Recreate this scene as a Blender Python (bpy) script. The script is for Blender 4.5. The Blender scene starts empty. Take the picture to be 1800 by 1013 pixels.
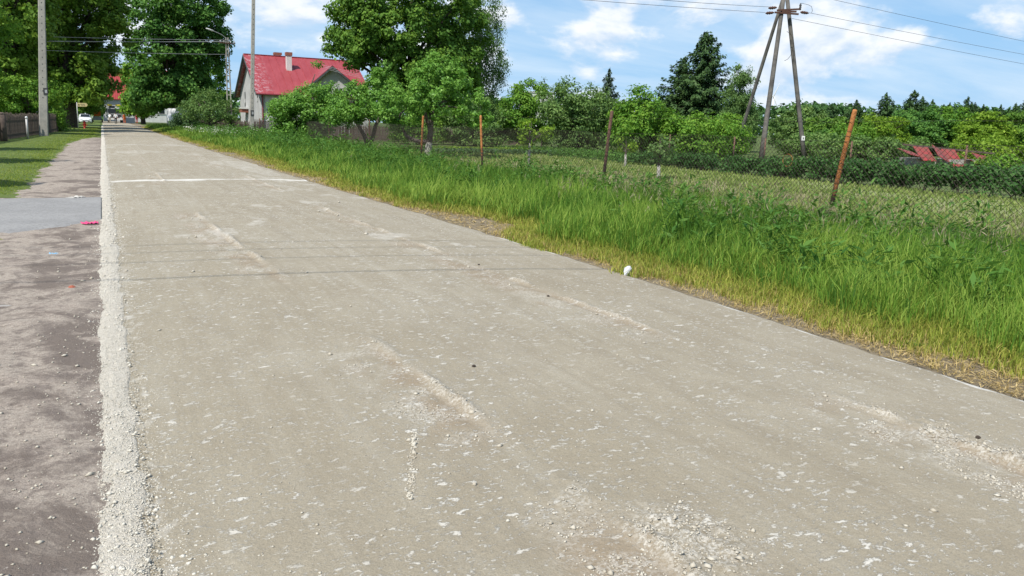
import bpy, bmesh, math, random
import numpy as np
from mathutils import Matrix, Vector
R_ = math.radians
S = bpy.context.scene
COL = S.collection

# ------------------------------------------------------------------ camera
CAM_R = Vector((0.88515047, -0.46436725, 0.02952449))
CAM_U = Vector((0.05553067, 0.16842169, 0.98414962))
CAM_F = Vector((0.46197942, 0.86948099, -0.17486516))
cd = bpy.data.cameras.new('camera')
cam = bpy.data.objects.new('camera', cd); COL.objects.link(cam)
cd.sensor_width = 36.0; cd.lens = 27.0; cd.shift_y = -0.025
cd.clip_start = 0.05; cd.clip_end = 6000
m = Matrix.Identity(4)
for i in range(3):
    m[i][0] = CAM_R[i]; m[i][1] = CAM_U[i]; m[i][2] = -CAM_F[i]
m[0][3], m[1][3], m[2][3] = 0.0, 0.0, 1.6
cam.matrix_world = m
S.camera = cam

# ------------------------------------------------------------------ sky, sun, exposure
SUN_EL = R_(53)
SUN_AZ = math.atan2(-0.84, -0.54)          # the sun stands behind the camera's left shoulder
sd = Vector((math.sin(SUN_AZ)*math.cos(SUN_EL), math.cos(SUN_AZ)*math.cos(SUN_EL), math.sin(SUN_EL)))
sl = bpy.data.lights.new('sun', 'SUN'); sl.energy = 5.0; sl.angle = R_(0.53); sl.color = (1.0, 0.955, 0.88)
sun = bpy.data.objects.new('sun', sl); COL.objects.link(sun)
sun.rotation_euler = sd.to_track_quat('Z', 'Y').to_euler(); sun.location = sd*200

W = bpy.data.worlds.new('World'); S.world = W; W.use_nodes = True


class NT:
    """small helper around a node tree"""
    def __init__(s, tree):
        s.t = tree; s.n = tree.nodes; s.l = tree.links

    def _set(s, sock, v):
        if hasattr(v, 'node'):
            s.l.new(v, sock)
        elif hasattr(v, 'outputs'):
            s.l.new(v.outputs[0], sock)
        else:
            if isinstance(v, (tuple, list)) and len(v) == 3 and sock.type == 'RGBA':
                v = (*v, 1)
            sock.default_value = v

    def new(s, kind, ins=None, **kw):
        nd = s.n.new('ShaderNode' + kind)
        for k, v in kw.items():
            setattr(nd, k, v)
        for k, v in (ins or {}).items():
            s._set(nd.inputs[k], v)
        return nd

    def math(s, op, a, b=0.0, clamp=False):
        nd = s.n.new('ShaderNodeMath'); nd.operation = op; nd.use_clamp = clamp
        s._set(nd.inputs[0], a); s._set(nd.inputs[1], b)
        return nd.outputs[0]

    def noise(s, vec, scale, detail=4, rough=0.55, dist=0.0):
        nd = s.new('TexNoise', {'Scale': scale, 'Detail': detail, 'Roughness': rough, 'Distortion': dist})
        if vec is not None:
            s._set(nd.inputs['Vector'], vec)
        return nd.outputs['Fac']

    def ramp(s, fac, stops, interp='LINEAR'):
        nd = s.new('ValToRGB'); nd.color_ramp.interpolation = interp
        e = nd.color_ramp.elements
        while len(e) < len(stops):
            e.new(0.5)
        for el, (p, c) in zip(e, stops):
            el.position = p
            el.color = (c, c, c, 1) if isinstance(c, (int, float)) else (*c, 1)
        s._set(nd.inputs[0], fac)
        return nd.outputs[0]

    def mix(s, fac, a, b, mode='MIX'):
        nd = s.n.new('ShaderNodeMix'); nd.data_type = 'RGBA'; nd.blend_type = mode
        s._set(nd.inputs[0], fac); s._set(nd.inputs[6], a); s._set(nd.inputs[7], b)
        return nd.outputs[2]

    def vmul(s, v, k):
        nd = s.n.new('ShaderNodeVectorMath'); nd.operation = 'MULTIPLY'
        s._set(nd.inputs[0], v); s._set(nd.inputs[1], k)
        return nd.outputs[0]


def build_world():
    w = NT(W.node_tree)
    bg = W.node_tree.nodes['Background']
    sky = w.new('TexSky', sky_type='NISHITA')
    sky.sun_disc = False; sky.sun_elevation = SUN_EL; sky.sun_rotation = SUN_AZ
    sky.altitude = 100; sky.air_density = 1.0; sky.dust_density = 0.6; sky.ozone_density = 1.6
    d = w.new('TexCoord').outputs['Generated']
    sp = w.new('SeparateXYZ', {0: d})
    z = sp.outputs['Z']
    # thin high cloud, drawn out sideways
    den = w.math('ADD', w.math('MAXIMUM', z, 0.0), 0.16)
    pl = w.new('CombineXYZ', {0: w.math('DIVIDE', sp.outputs['X'], den), 1: w.math('DIVIDE', sp.outputs['Y'], den), 2: 3.1})
    st = w.new('Mapping', {'Vector': pl.outputs[0], 'Rotation': (0, 0, R_(28)), 'Scale': (0.55, 1.5, 1.0)})
    ci = w.noise(st.outputs[0], 1.15, 7, 0.6, 0.35)
    ci = w.ramp(ci, [(0.36, 0.0), (0.66, 0.85)])
    # heaped fair weather cloud low in the sky
    hv = w.new('Mapping', {'Vector': d, 'Location': (1.7, 0.9, 0.3), 'Scale': (1.0, 1.0, 2.0)})
    cu = w.noise(hv.outputs[0], 5.2, 9, 0.55, 0.12)
    hv2 = w.new('Mapping', {'Vector': d, 'Location': (1.7, 0.9, 0.325), 'Scale': (1.0, 1.0, 2.0)})
    cu2 = w.noise(hv2.outputs[0], 5.2, 9, 0.55, 0.12)
    band = w.ramp(z, [(0.0, 0.5), (0.03, 0.75), (0.10, 1.0), (0.17, 0.9), (0.34, 0.25), (0.6, 0.0)])
    cm = w.math('MULTIPLY', w.ramp(cu, [(0.462, 0.0), (0.555, 1.0)], 'EASE'), band)
    lit = w.math('ADD', w.math('MULTIPLY', w.math('SUBTRACT', cu, cu2), 9.0), 0.60, True)
    cc = w.mix(lit, (6.2, 7.4, 9.0), (10.0, 10.1, 10.2))
    hz = w.ramp(z, [(0.0, 0.30), (0.16, 0.0)])
    skyc = w.mix(w.ramp(z, [(0.0, 0.78), (0.18, 0.72), (0.6, 0.25), (1.0, 0.12)]), sky.outputs[0], (3.05, 5.85, 9.4))
    skyc = w.mix(hz, skyc, (4.4, 7.0, 9.9))
    c1 = w.mix(w.math('MULTIPLY', ci, w.ramp(z, [(0.0, 0.5), (0.15, 0.56), (0.6, 0.28), (1.0, 0.15)])), skyc, (8.4, 9.3, 10.0))
    c2 = w.mix(w.math('MULTIPLY', cm, 0.88), c1, cc)
    w.l.new(c2, bg.inputs[0]); bg.inputs[1].default_value = 0.098


build_world()
S.view_settings.view_transform = 'Standard'; S.view_settings.look = 'None'
S.view_settings.exposure = 0.12; S.view_settings.gamma = 1.0; S.view_settings.use_curve_mapping = False
S.render.engine = 'CYCLES'
cy = S.cycles
cy.max_bounces = 6; cy.diffuse_bounces = 3; cy.glossy_bounces = 2; cy.transmission_bounces = 4; cy.transparent_max_bounces = 4
cy.use_denoising = True; cy.caustics_reflective = False; cy.caustics_refractive = False
cy.sample_clamp_indirect = 6.0

# ------------------------------------------------------------------ helpers
def hash2(ix, iy, seed):
    n = (ix.astype(np.int64)*374761393 + iy.astype(np.int64)*668265263 + seed*982451653) & 0x7fffffff
    n = ((n ^ (n >> 13))*1274126177) & 0x7fffffff
    n = (n ^ (n >> 16)) & 0xffffff
    return n/float(0xffffff)


def vnoise(x, y, seed=0):
    x = np.asarray(x, float); y = np.asarray(y, float)
    ix = np.floor(x); iy = np.floor(y); fx = x-ix; fy = y-iy
    fx = fx*fx*(3-2*fx); fy = fy*fy*(3-2*fy)
    a = hash2(ix, iy, seed); b = hash2(ix+1, iy, seed); c = hash2(ix, iy+1, seed); d = hash2(ix+1, iy+1, seed)
    return (a*(1-fx)+b*fx)*(1-fy)+(c*(1-fx)+d*fx)*fy


def fbm(x, y, seed=0, oct=4):
    s = 0; a = 0.5; t = 0
    for k in range(oct):
        s = s+a*vnoise(x*2**k, y*2**k, seed+k*17); t += a; a *= 0.5
    return s/t


def np_mesh(name, V, F, attrs=None, smooth=False):
    """V (n,3); F (m,k) one polygon size, or a list of such arrays"""
    me = bpy.data.meshes.new(name)
    Fs = F if isinstance(F, list) else [F]
    nl = sum(f.size for f in Fs); nf = sum(len(f) for f in Fs)
    me.vertices.add(len(V)); me.vertices.foreach_set('co', np.ascontiguousarray(V, np.float32).ravel())
    me.loops.add(nl); me.loops.foreach_set('vertex_index', np.concatenate([f.ravel() for f in Fs]).astype(np.int32))
    me.polygons.add(nf)
    sizes = np.concatenate([np.full(len(f), f.shape[1]) for f in Fs])
    me.polygons.foreach_set('loop_start', np.concatenate([[0], np.cumsum(sizes)[:-1]]).astype(np.int32))
    if smooth:
        me.polygons.foreach_set('use_smooth', np.ones(nf, bool))
    me.update(calc_edges=True)
    for k, v in (attrs or {}).items():
        a = me.attributes.new(k, 'FLOAT', 'POINT'); a.data.foreach_set('value', np.ascontiguousarray(v, np.float32))
    return me


def link(name, me, mat, parent=None, kind=None):
    o = bpy.data.objects.new(name, me); COL.objects.link(o)
    if mat is not None and me is not None and not me.materials:
        me.materials.append(mat)
    if parent is not None:
        o.parent = parent
    if kind:
        o['kind'] = kind
    return o


def tag(o, label=None, cat=None, group=None, kind=None):
    for k, v in (('label', label), ('category', cat), ('group', group), ('kind', kind)):
        if v:
            o[k] = v
    return o


def thing(name, label, cat, loc=(0, 0, 0), rz=0.0, group=None):
    o = bpy.data.objects.new(name, None); COL.objects.link(o)
    o.location = loc; o.rotation_euler = (0, 0, rz); o.empty_display_size = 0.2
    return tag(o, label, cat, group)


class MB:
    """collects plain shapes into one mesh"""
    def __init__(s):
        s.v = []; s.f = []

    def add(s, V, F):
        b = len(s.v); s.v += [tuple(p) for p in V]; s.f += [tuple(i+b for i in f) for f in F]
        return s

    def box(s, c, d, rz=0.0, rx=0.0, ry=0.0):
        M = Matrix.Translation(c) @ Matrix.Rotation(rz, 4, 'Z') @ Matrix.Rotation(ry, 4, 'Y') @ Matrix.Rotation(rx, 4, 'X')
        V = [M @ Vector((x*d[0]/2, y*d[1]/2, z*d[2]/2)) for x in (-1, 1) for y in (-1, 1) for z in (-1, 1)]
        return s.add(V, [(0, 1, 3, 2), (4, 6, 7, 5), (0, 4, 5, 1), (2, 3, 7, 6), (0, 2, 6, 4), (1, 5, 7, 3)])

    def tube(s, pts, rad, n=6, caps=True):
        pts = [Vector(p) for p in pts]
        if not hasattr(rad, '__len__'):
            rad = [rad]*len(pts)
        V = []; F = []; up = None
        for i, p in enumerate(pts):
            t = (pts[min(i+1, len(pts)-1)]-pts[max(i-1, 0)]).normalized()
            if up is None:
                up = t.orthogonal().normalized()
            up = (up-t*up.dot(t))
            up = up.normalized() if up.length > 1e-5 else t.orthogonal().normalized()
            b = t.cross(up)
            for k in range(n):
                a = 2*math.pi*k/n
                V.append(p+(up*math.cos(a)+b*math.sin(a))*rad[i])
        for i in range(len(pts)-1):
            for k in range(n):
                k2 = (k+1) % n
                F.append((i*n+k, i*n+k2, (i+1)*n+k2, (i+1)*n+k))
        if caps:
            F.append(tuple(range(n))[::-1]); F.append(tuple((len(pts)-1)*n+k for k in range(n)))
        return s.add(V, F)

    def lathe(s, prof, c=(0, 0, 0), n=12, axis='Z'):
        V = []; F = []
        for r, z in prof:
            for k in range(n):
                a = 2*math.pi*k/n; x, y = r*math.cos(a), r*math.sin(a)
                p = (x, y, z) if axis == 'Z' else ((z, x, y) if axis == 'X' else (y, z, x))
                V.append((c[0]+p[0], c[1]+p[1], c[2]+p[2]))
        for i in range(len(prof)-1):
            for k in range(n):
                k2 = (k+1) % n
                F.append((i*n+k, i*n+k2, (i+1)*n+k2, (i+1)*n+k))
        F.append(tuple(range(n))[::-1]); F.append(tuple((len(prof)-1)*n+k for k in range(n)))
        return s.add(V, F)

    def prism(s, poly, a, b, plane='YZ'):
        """polygon in a plane, drawn from a to b along the third axis"""
        f = {'YZ': lambda u, v, t: (t, u, v), 'XZ': lambda u, v, t: (u, t, v), 'XY': lambda u, v, t: (u, v, t)}[plane]
        n = len(poly)
        V = [f(u, v, a) for u, v in poly]+[f(u, v, b) for u, v in poly]
        F = [tuple(range(n)), tuple(range(2*n-1, n-1, -1))]+[(i, (i+1) % n, n+(i+1) % n, n+i)[::-1] for i in range(n)]
        return s.add(V, F)

    def mesh(s, name, smooth=False, bevel=0.0):
        me = bpy.data.meshes.new(name); me.from_pydata(s.v, [], s.f)
        bm = bmesh.new(); bm.from_mesh(me); bmesh.ops.recalc_face_normals(bm, faces=bm.faces)
        if bevel:
            bmesh.ops.bevel(bm, geom=list(bm.edges), offset=bevel, segments=2, affect='EDGES', profile=0.6)
        bm.to_mesh(me); bm.free()
        if smooth:
            me.polygons.foreach_set('use_smooth', np.ones(len(me.polygons), bool))
        return me

    def build(s, name, mat, parent=None, smooth=False, bevel=0.0):
        return link(name, s.mesh(name, smooth, bevel), mat, parent)


# ------------------------------------------------------------------ materials
def new_mat(name):
    mt = bpy.data.materials.new(name); mt.use_nodes = True
    mt.node_tree.nodes.clear()
    return mt, NT(mt.node_tree)


def finish(nt, shader, disp=None):
    out = nt.new('OutputMaterial'); nt.l.new(shader.outputs[0], out.inputs['Surface'])


def pos(nt):
    return nt.new('NewGeometry').outputs['Position']


def bump(nt, h, strength=0.5, dist=0.02):
    return nt.new('Bump', {'Height': h, 'Strength': strength, 'Distance': dist}).outputs[0]


def simple(name, col, rough=0.6, col2=None, scale=6.0, metal=0.0, bumps=0.0, bdist=0.01, spec=0.4, lo=0.35, hi=0.65):
    mt, nt = new_mat(name)
    p = nt.new('TexCoord').outputs['Object']
    n = nt.noise(p, scale, 6, 0.6)
    c = nt.mix(nt.ramp(n, [(lo, 0.0), (hi, 1.0)]), col, col2 or tuple(v*0.8 for v in col))
    ins = {'Base Color': c, 'Roughness': rough, 'Metallic': metal, 'Specular IOR Level': spec}
    if bumps:
        ins['Normal'] = bump(nt, nt.noise(p, scale*4, 5, 0.6), bumps, bdist)
    finish(nt, nt.new('BsdfPrincipled', ins))
    return mt


def leaf_mat(name, dark, mid, light, trans=0.3, rough=0.6, spec=0.16, bright=None):
    mt, nt = new_mat(name)
    t = nt.new('Attribute', attribute_name='tint').outputs['Fac']
    k = 1.0 if bright is None else bright
    dark, mid, light = [tuple(min(0.9, v*k) for v in q) for q in (dark, mid, light)]
    c = nt.ramp(t, [(0.1, dark), (0.5, mid), (0.95, light)])
    pb = nt.new('BsdfPrincipled', {'Base Color': c, 'Roughness': rough, 'Specular IOR Level': spec})
    tr = nt.new('BsdfTranslucent', {'Color': nt.mix(0.6, c, tuple(min(1, v*k) for v, k in zip(light, (1.3, 1.35, 0.9))))})
    finish(nt, nt.new('MixShader', {0: trans, 1: pb, 2: tr}))
    return mt


def road_mat():
    mt, nt = new_mat('soil_cement')
    p = pos(nt)
    at = lambda n: nt.new('Attribute', attribute_name=n).outputs['Fac']
    churn, lime, damp_and_dark = at('churn'), at('lime'), at('damp_and_dark')
    big = nt.noise(p, 0.55, 6, 0.62, 0.5)
    c = nt.mix(nt.ramp(big, [(0.38, 0.0), (0.62, 1.0)]), (0.345, 0.300, 0.222), (0.395, 0.352, 0.272))
    mid = nt.noise(nt.vmul(p, (1.0, 0.6, 1.0)), 4.0, 7, 0.68)
    c = nt.mix(nt.ramp(mid, [(0.40, 0.0), (0.66, 0.6)]), c, (0.29, 0.248, 0.182))
    # long faint tyre sweeps and dusty bands along the road
    sw = nt.noise(nt.vmul(p, (5.0, 0.16, 1.0)), 1.0, 6, 0.65, 0.3)
    c = nt.mix(nt.ramp(sw, [(0.50, 0.0), (0.68, 0.42)]), c, (0.45, 0.415, 0.34))
    sw2 = nt.noise(nt.vmul(p, (3.2, 0.22, 2.0)), 1.3, 6, 0.68, 0.4)
    c = nt.mix(nt.ramp(sw2, [(0.52, 0.0), (0.68, 0.45)]), c, (0.265, 0.225, 0.165))
    grain = nt.noise(p, 160, 3, 0.7)
    c = nt.mix(nt.ramp(grain, [(0.36, 0.55), (0.62, 0.0)]), c, (0.19, 0.163, 0.118))
    spots = nt.ramp(nt.noise(p, 75, 3, 0.6), [(0.66, 0.0), (0.72, 0.55)])
    c = nt.mix(spots, c, (0.21, 0.18, 0.135))
    c = nt.mix(nt.math('MULTIPLY', damp_and_dark, 0.8), c, (0.265, 0.198, 0.130))
    # pale flecks of cement paste, of several sizes
    wp = nt.vmul(p, (0.80, 1.2, 1.0))
    pres = nt.ramp(nt.noise(p, 0.9, 5, 0.65), [(0.36, 0.0), (0.62, 1.0)])
    f1 = nt.ramp(nt.noise(wp, 19.0, 7, 0.70, 0.3), [(0.574, 0.0), (0.612, 1.0)])
    f2 = nt.ramp(nt.noise(wp, 48.0, 5, 0.66, 0.3), [(0.585, 0.0), (0.64, 0.85)])
    f3 = nt.ramp(nt.noise(wp, 8.0, 9, 0.76, 0.4), [(0.60, 0.0), (0.635, 1.0)])
    fl = nt.math('MAXIMUM', f1, nt.math('MAXIMUM', f2, f3))
    fl = nt.math('MULTIPLY', fl, nt.math('ADD', nt.math('MULTIPLY', pres, 0.80), 0.30, True))
    cr = nt.ramp(nt.noise(p, 55, 5, 0.7), [(0.44, 0.0), (0.58, 1.0)])
    fl = nt.math('MAXIMUM', fl, nt.math('MULTIPLY', nt.math('MULTIPLY', churn, cr), 0.85))
    c = nt.mix(nt.math('MULTIPLY', fl, 0.90), c, (0.63, 0.60, 0.535))
    lm = nt.math('MULTIPLY', nt.ramp(nt.math('ADD', nt.math('MULTIPLY', lime, 0.9), nt.math('SUBTRACT', nt.noise(p, 7, 8, 0.72), 0.5)), [(0.28, 0.0), (0.60, 1.0)]), nt.math('ADD', nt.math('MULTIPLY', lime, 0.7), 0.3), True)
    c = nt.mix(lm, c, (0.68, 0.66, 0.61))
    h = nt.math('ADD', nt.math('ADD', nt.math('MULTIPLY', grain, 0.22), nt.math('MULTIPLY', fl, 0.25)), nt.math('MULTIPLY', nt.noise(p, 28, 6, 0.7), 0.8))
    finish(nt, nt.new('BsdfPrincipled', {'Base Color': c, 'Roughness': 0.92, 'Specular IOR Level': 0.25, 'Normal': bump(nt, h, 0.8, 0.014)}))
    return mt


def dirt_mat():
    mt, nt = new_mat('sandy_dirt')
    p = pos(nt)
    sx = nt.new('SeparateXYZ', {0: p}).outputs['X']
    wet = nt.ramp(nt.math('ADD', nt.math('MULTIPLY', sx, 0.55), 1.0), [(0.45, 0.0), (0.9, 0.09)])
    n1 = nt.math('SUBTRACT', nt.noise(p, 0.95, 8, 0.68, 0.7), wet)
    c = nt.mix(nt.ramp(n1, [(0.38, 0.0), (0.47, 1.0)]), (0.195, 0.160, 0.134), (0.47, 0.405, 0.338))
    n2 = nt.noise(nt.vmul(p, (1, 0.8, 1)), 6.0, 8, 0.72, 0.5)
    c = nt.mix(nt.ramp(n2, [(0.48, 0.0), (0.60, 0.8)]), c, (0.20, 0.165, 0.143))
    n3 = nt.noise(p, 2.6, 8, 0.70, 0.4)
    c = nt.mix(nt.ramp(n3, [(0.53, 0.0), (0.63, 0.85)]), c, (0.47, 0.40, 0.335))
    n4 = nt.noise(nt.vmul(p, (1.0, 1.3, 1)), 24.0, 6, 0.72)
    c = nt.mix(nt.ramp(n4, [(0.50, 0.0), (0.64, 0.6)]), c, (0.15, 0.12, 0.10))
    g = nt.noise(p, 120, 4, 0.75)
    c = nt.mix(nt.ramp(g, [(0.38, 0.5), (0.60, 0.0)]), c, (0.15, 0.122, 0.105))
    spk = nt.ramp(nt.noise(p, 60, 3, 0.6), [(0.68, 0.0), (0.74, 0.8)])
    c = nt.mix(spk, c, (0.55, 0.51, 0.46))
    h = nt.math('ADD', nt.math('MULTIPLY', g, 0.5), nt.math('MULTIPLY', nt.noise(p, 22, 6, 0.7), 1.0))
    finish(nt, nt.new('BsdfPrincipled', {'Base Color': c, 'Roughness': 0.95, 'Specular IOR Level': 0.2, 'Normal': bump(nt, h, 0.8, 0.02)}))
    return mt


def ground_mat(name, a, b, c3, s1=0.5, s2=6.0, bs=0.6):
    mt, nt = new_mat(name)
    p = pos(nt)
    c = nt.mix(nt.ramp(nt.noise(p, s1, 6, 0.62, 0.3), [(0.36, 0.0), (0.64, 1.0)]), a, b)
    c = nt.mix(nt.ramp(nt.noise(p, s2, 6, 0.7), [(0.45, 0.0), (0.68, 0.8)]), c, c3)
    finish(nt, nt.new('BsdfPrincipled', {'Base Color': c, 'Roughness': 0.95, 'Specular IOR Level': 0.15, 'Normal': bump(nt, nt.noise(p, s2*5, 5, 0.7), bs, 0.04)}))
    return mt


def peel_roof_mat():
    mt, nt = new_mat('red_painted_sheet')
    p = pos(nt)
    sp = nt.new('SeparateXYZ', {0: p})
    c = nt.mix(nt.ramp(nt.noise(nt.vmul(p, (1.2, 0.4, 0.4)), 1.4, 6, 0.65), [(0.35, 0.0), (0.7, 1.0)]), (0.29, 0.043, 0.050), (0.36, 0.070, 0.080))
    # paint flaking off towards the street end of the roof
    e = nt.ramp(nt.math('SUBTRACT', sp.outputs['X'], 13.0), [(0.0, 1.0), (0.25, 0.9), (1.0, 0.0)])
    pe = nt.math('MULTIPLY', nt.ramp(nt.noise(p, 2.6, 6, 0.7), [(0.52, 0.0), (0.58, 1.0)]), nt.ramp(sp.outputs['X'], [(0.0, 1.0), (1.0, 1.0)]))
    e2 = nt.math('SUBTRACT', 1.0, nt.math('DIVIDE', nt.math('SUBTRACT', sp.outputs['X'], 13.0), 2.3), True)
    c = nt.mix(nt.math('MULTIPLY', pe, nt.math('MULTIPLY', e2, 0.65, True)), c, (0.60, 0.52, 0.56))
    finish(nt, nt.new('BsdfPrincipled', {'Base Color': c, 'Roughness': 0.42, 'Specular IOR Level': 0.5}))
    return mt


def rust_mat(name='rusty_pipe', a=(0.33, 0.115, 0.035), b=(0.47, 0.20, 0.065), c3=(0.055, 0.033, 0.026), k=0.0):
    mt, nt = new_mat(name)
    p = nt.new('TexCoord').outputs['Object']
    sp = nt.new('SeparateXYZ', {0: p})
    c = nt.mix(nt.ramp(nt.noise(p, 6, 7, 0.75), [(0.38, 0.0), (0.60, 1.0)]), a, b)
    c = nt.mix(nt.ramp(nt.noise(p, 17, 6, 0.75), [(0.52, 0.0), (0.66, 0.8)]), c, tuple(v*0.35 for v in a))
    # dark tone low on the pipe, breaking up higher
    f = nt.math('SUBTRACT', nt.math('ADD', nt.math('MULTIPLY', nt.noise(p, 14, 5, 0.7), 1.3), 0.42+k), sp.outputs['Z'], True)
    c = nt.mix(nt.ramp(f, [(0.25, 0.0), (0.5, 1.0)]), c, c3)
    finish(nt, nt.new('BsdfPrincipled', {'Base Color': c, 'Roughness': 0.8, 'Specular IOR Level': 0.3, 'Normal': bump(nt, nt.noise(p, 40, 4, 0.6), 0.4, 0.005)}))
    return mt


M = {}
M['road'] = road_mat()
M['dirt'] = dirt_mat()
M['ground'] = ground_mat('grassy_ground', (0.060, 0.105, 0.028), (0.105, 0.150, 0.045), (0.15, 0.165, 0.06), 0.05, 1.2)
M['lawn'] = ground_mat('lawn_earth', (0.085, 0.140, 0.030), (0.125, 0.180, 0.045), (0.15, 0.145, 0.07), 0.4, 8)
M['verge'] = ground_mat('verge_earth', (0.22, 0.185, 0.135), (0.30, 0.245, 0.165), (0.14, 0.115, 0.08), 1.2, 9)
M['tallsoil'] = ground_mat('dark_sward', (0.05, 0.085, 0.022), (0.075, 0.115, 0.03), (0.11, 0.10, 0.05), 1.0, 9)  # dark green earth under the tall grass
M['garden'] = ground_mat('garden_soil', (0.27, 0.285, 0.135), (0.21, 0.275, 0.095), (0.33, 0.31, 0.19), 0.5, 9, 0.5)
M['asphalt'] = ground_mat('old_asphalt', (0.30, 0.297, 0.293), (0.36, 0.355, 0.348), (0.22, 0.212, 0.205), 1.0, 26, 0.5)
M['rubble'] = simple('pale_rubble', (0.645, 0.60, 0.52), 0.95, (0.53, 0.485, 0.405), 30, bumps=0.9, bdist=0.02, spec=0.2)
M['crumb'] = simple('pale_crumb', (0.56, 0.525, 0.445), 0.95, (0.40, 0.355, 0.28), 9.0, spec=0.2)
M['strip_grit'] = simple('whitish_grit', (0.64, 0.61, 0.535), 0.95, (0.50, 0.465, 0.39), 9.0, spec=0.2)
M['flake'] = simple('whitish_flake', (0.66, 0.635, 0.56), 0.95, (0.56, 0.53, 0.45), 9, spec=0.2)
M['concrete'] = simple('weathered_concrete', (0.40, 0.375, 0.33), 0.9, (0.29, 0.275, 0.25), 3.5, bumps=0.5, bdist=0.02, spec=0.2)
M['greypole'] = simple('grey_weathered_pole', (0.165, 0.152, 0.135), 0.9, (0.075, 0.072, 0.07), 2.2, bumps=0.6, bdist=0.02, spec=0.2)
M['wood_old'] = simple('old_fence_wood', (0.135, 0.105, 0.085), 0.9, (0.075, 0.058, 0.05), 5, spec=0.2)
M['rust'] = rust_mat()
M['rust_dark'] = rust_mat('dark_rusty_pipe', (0.135, 0.075, 0.055), (0.19, 0.105, 0.075), (0.05, 0.033, 0.028), 0.1)
M['wire'] = simple('dark_wire', (0.055, 0.042, 0.034), 0.7)
M['alu_wire'] = simple('grey_cable', (0.42, 0.42, 0.42), 0.5)
M['black'] = simple('black_rubber', (0.02, 0.02, 0.022), 0.7)
M['iron'] = simple('rusty_iron', (0.06, 0.03, 0.025), 0.8, (0.10, 0.045, 0.03), 12)
M['glassy'] = simple('dark_pane', (0.02, 0.025, 0.03), 0.12, spec=0.6)
M['white'] = simple('white_paint', (0.75, 0.75, 0.74), 0.5)
M['carpaint'] = simple('white_car_paint', (0.78, 0.79, 0.80), 0.25, spec=0.6)
M['render_grey'] = simple('grey_render', (0.52, 0.52, 0.51), 0.95, (0.41, 0.41, 0.405), 1.1, bumps=0.3, spec=0.2)
M['render_light'] = simple('pale_grey_render', (0.62, 0.62, 0.60), 0.95, (0.50, 0.50, 0.49), 1.1, bumps=0.3, spec=0.2)
M['render_white'] = simple('whitewashed_wall', (0.66, 0.66, 0.64), 0.95, (0.55, 0.55, 0.53), 1.3, spec=0.2)
M['roof'] = peel_roof_mat()
M['roof_red'] = simple('red_sheet_roof', (0.36, 0.042, 0.04), 0.45, (0.29, 0.035, 0.035), 1.0, spec=0.5)
M['shed_red'] = simple('faded_red_sheet', (0.30, 0.045, 0.045), 0.6, (0.17, 0.07, 0.05), 2.0, lo=0.42, hi=0.6)
M['fascia'] = simple('grey_green_fascia', (0.085, 0.10, 0.105), 0.7)
M['brick'] = simple('old_brick', (0.30, 0.115, 0.075), 0.9, (0.22, 0.09, 0.065), 8)
M['maroon'] = simple('maroon_metal', (0.25, 0.04, 0.05), 0.5)
M['bark'] = simple('bark', (0.105, 0.085, 0.068), 0.95, (0.055, 0.045, 0.038), 7, bumps=1.0, bdist=0.05, spec=0.1)
M['bark_apple'] = simple('apple_bark', (0.17, 0.145, 0.125), 0.95, (0.075, 0.06, 0.052), 6, bumps=1.0, bdist=0.05, spec=0.1)
M['limewash'] = simple('limewashed_bark', (0.52, 0.50, 0.46), 0.95, (0.22, 0.20, 0.18), 7, bumps=1.0, bdist=0.03, spec=0.1)
M['birchbark'] = simple('birch_bark', (0.50, 0.48, 0.45), 0.9, (0.10, 0.09, 0.085), 3, spec=0.1)
M['signyellow'] = simple('cream_sign', (0.74, 0.60, 0.30), 0.5)
M['galv'] = simple('galvanised_steel', (0.42, 0.42, 0.41), 0.5, metal=0.3)
M['red'] = simple('red_enamel', (0.50, 0.03, 0.025), 0.45)
M['pink'] = simple('pink_plastic', (0.78, 0.09, 0.25), 0.5)
M['blue'] = simple('light_blue_plastic', (0.25, 0.50, 0.72), 0.5)
M['paper'] = simple('dirty_paper', (0.55, 0.53, 0.49), 0.8)
M['bag'] = simple('white_plastic_bag', (0.60, 0.61, 0.63), 0.45)
M['orange'] = simple('orange_cloth', (0.80, 0.18, 0.03), 0.7)
M['yellow'] = simple('yellow_enamel', (0.78, 0.62, 0.03), 0.45)
M['truckgrey'] = simple('grey_truck_paint', (0.36, 0.37, 0.39), 0.4)
M['navy'] = simple('dark_navy_cloth', (0.018, 0.02, 0.028), 0.9)
M['cloth_white'] = simple('white_cloth', (0.74, 0.74, 0.74), 0.9)
M['cloth_red'] = simple('red_cloth', (0.50, 0.03, 0.04), 0.9)
M['cloth_beige'] = simple('beige_cloth', (0.38, 0.32, 0.24), 0.9)
M['skin'] = simple('skin', (0.52, 0.33, 0.24), 0.6)
M['hair'] = simple('dark_hair', (0.02, 0.016, 0.013), 0.7)
M['headlight'] = simple('headlight_glass', (0.55, 0.58, 0.6), 0.15, spec=0.7)
M['stone'] = simple('grey_stone', (0.36, 0.34, 0.31), 0.9, (0.28, 0.26, 0.24), 6)
M['brickstone'] = simple('red_brick_piece', (0.36, 0.11, 0.065), 0.9)
M['plate'] = simple('dark_plate', (0.05, 0.05, 0.052), 0.5)
M['straw'] = leaf_mat('dry_straw', (0.20, 0.14, 0.06), (0.42, 0.31, 0.13), (0.60, 0.47, 0.24), 0.2)
M['dry'] = leaf_mat('dry_short_grass', (0.17, 0.175, 0.035), (0.37, 0.31, 0.085), (0.56, 0.43, 0.19), 0.28)
M['grass'] = leaf_mat('green_grass', (0.042, 0.110, 0.015), (0.115, 0.230, 0.026), (0.26, 0.36, 0.065), 0.32, bright=1.15)
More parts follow.
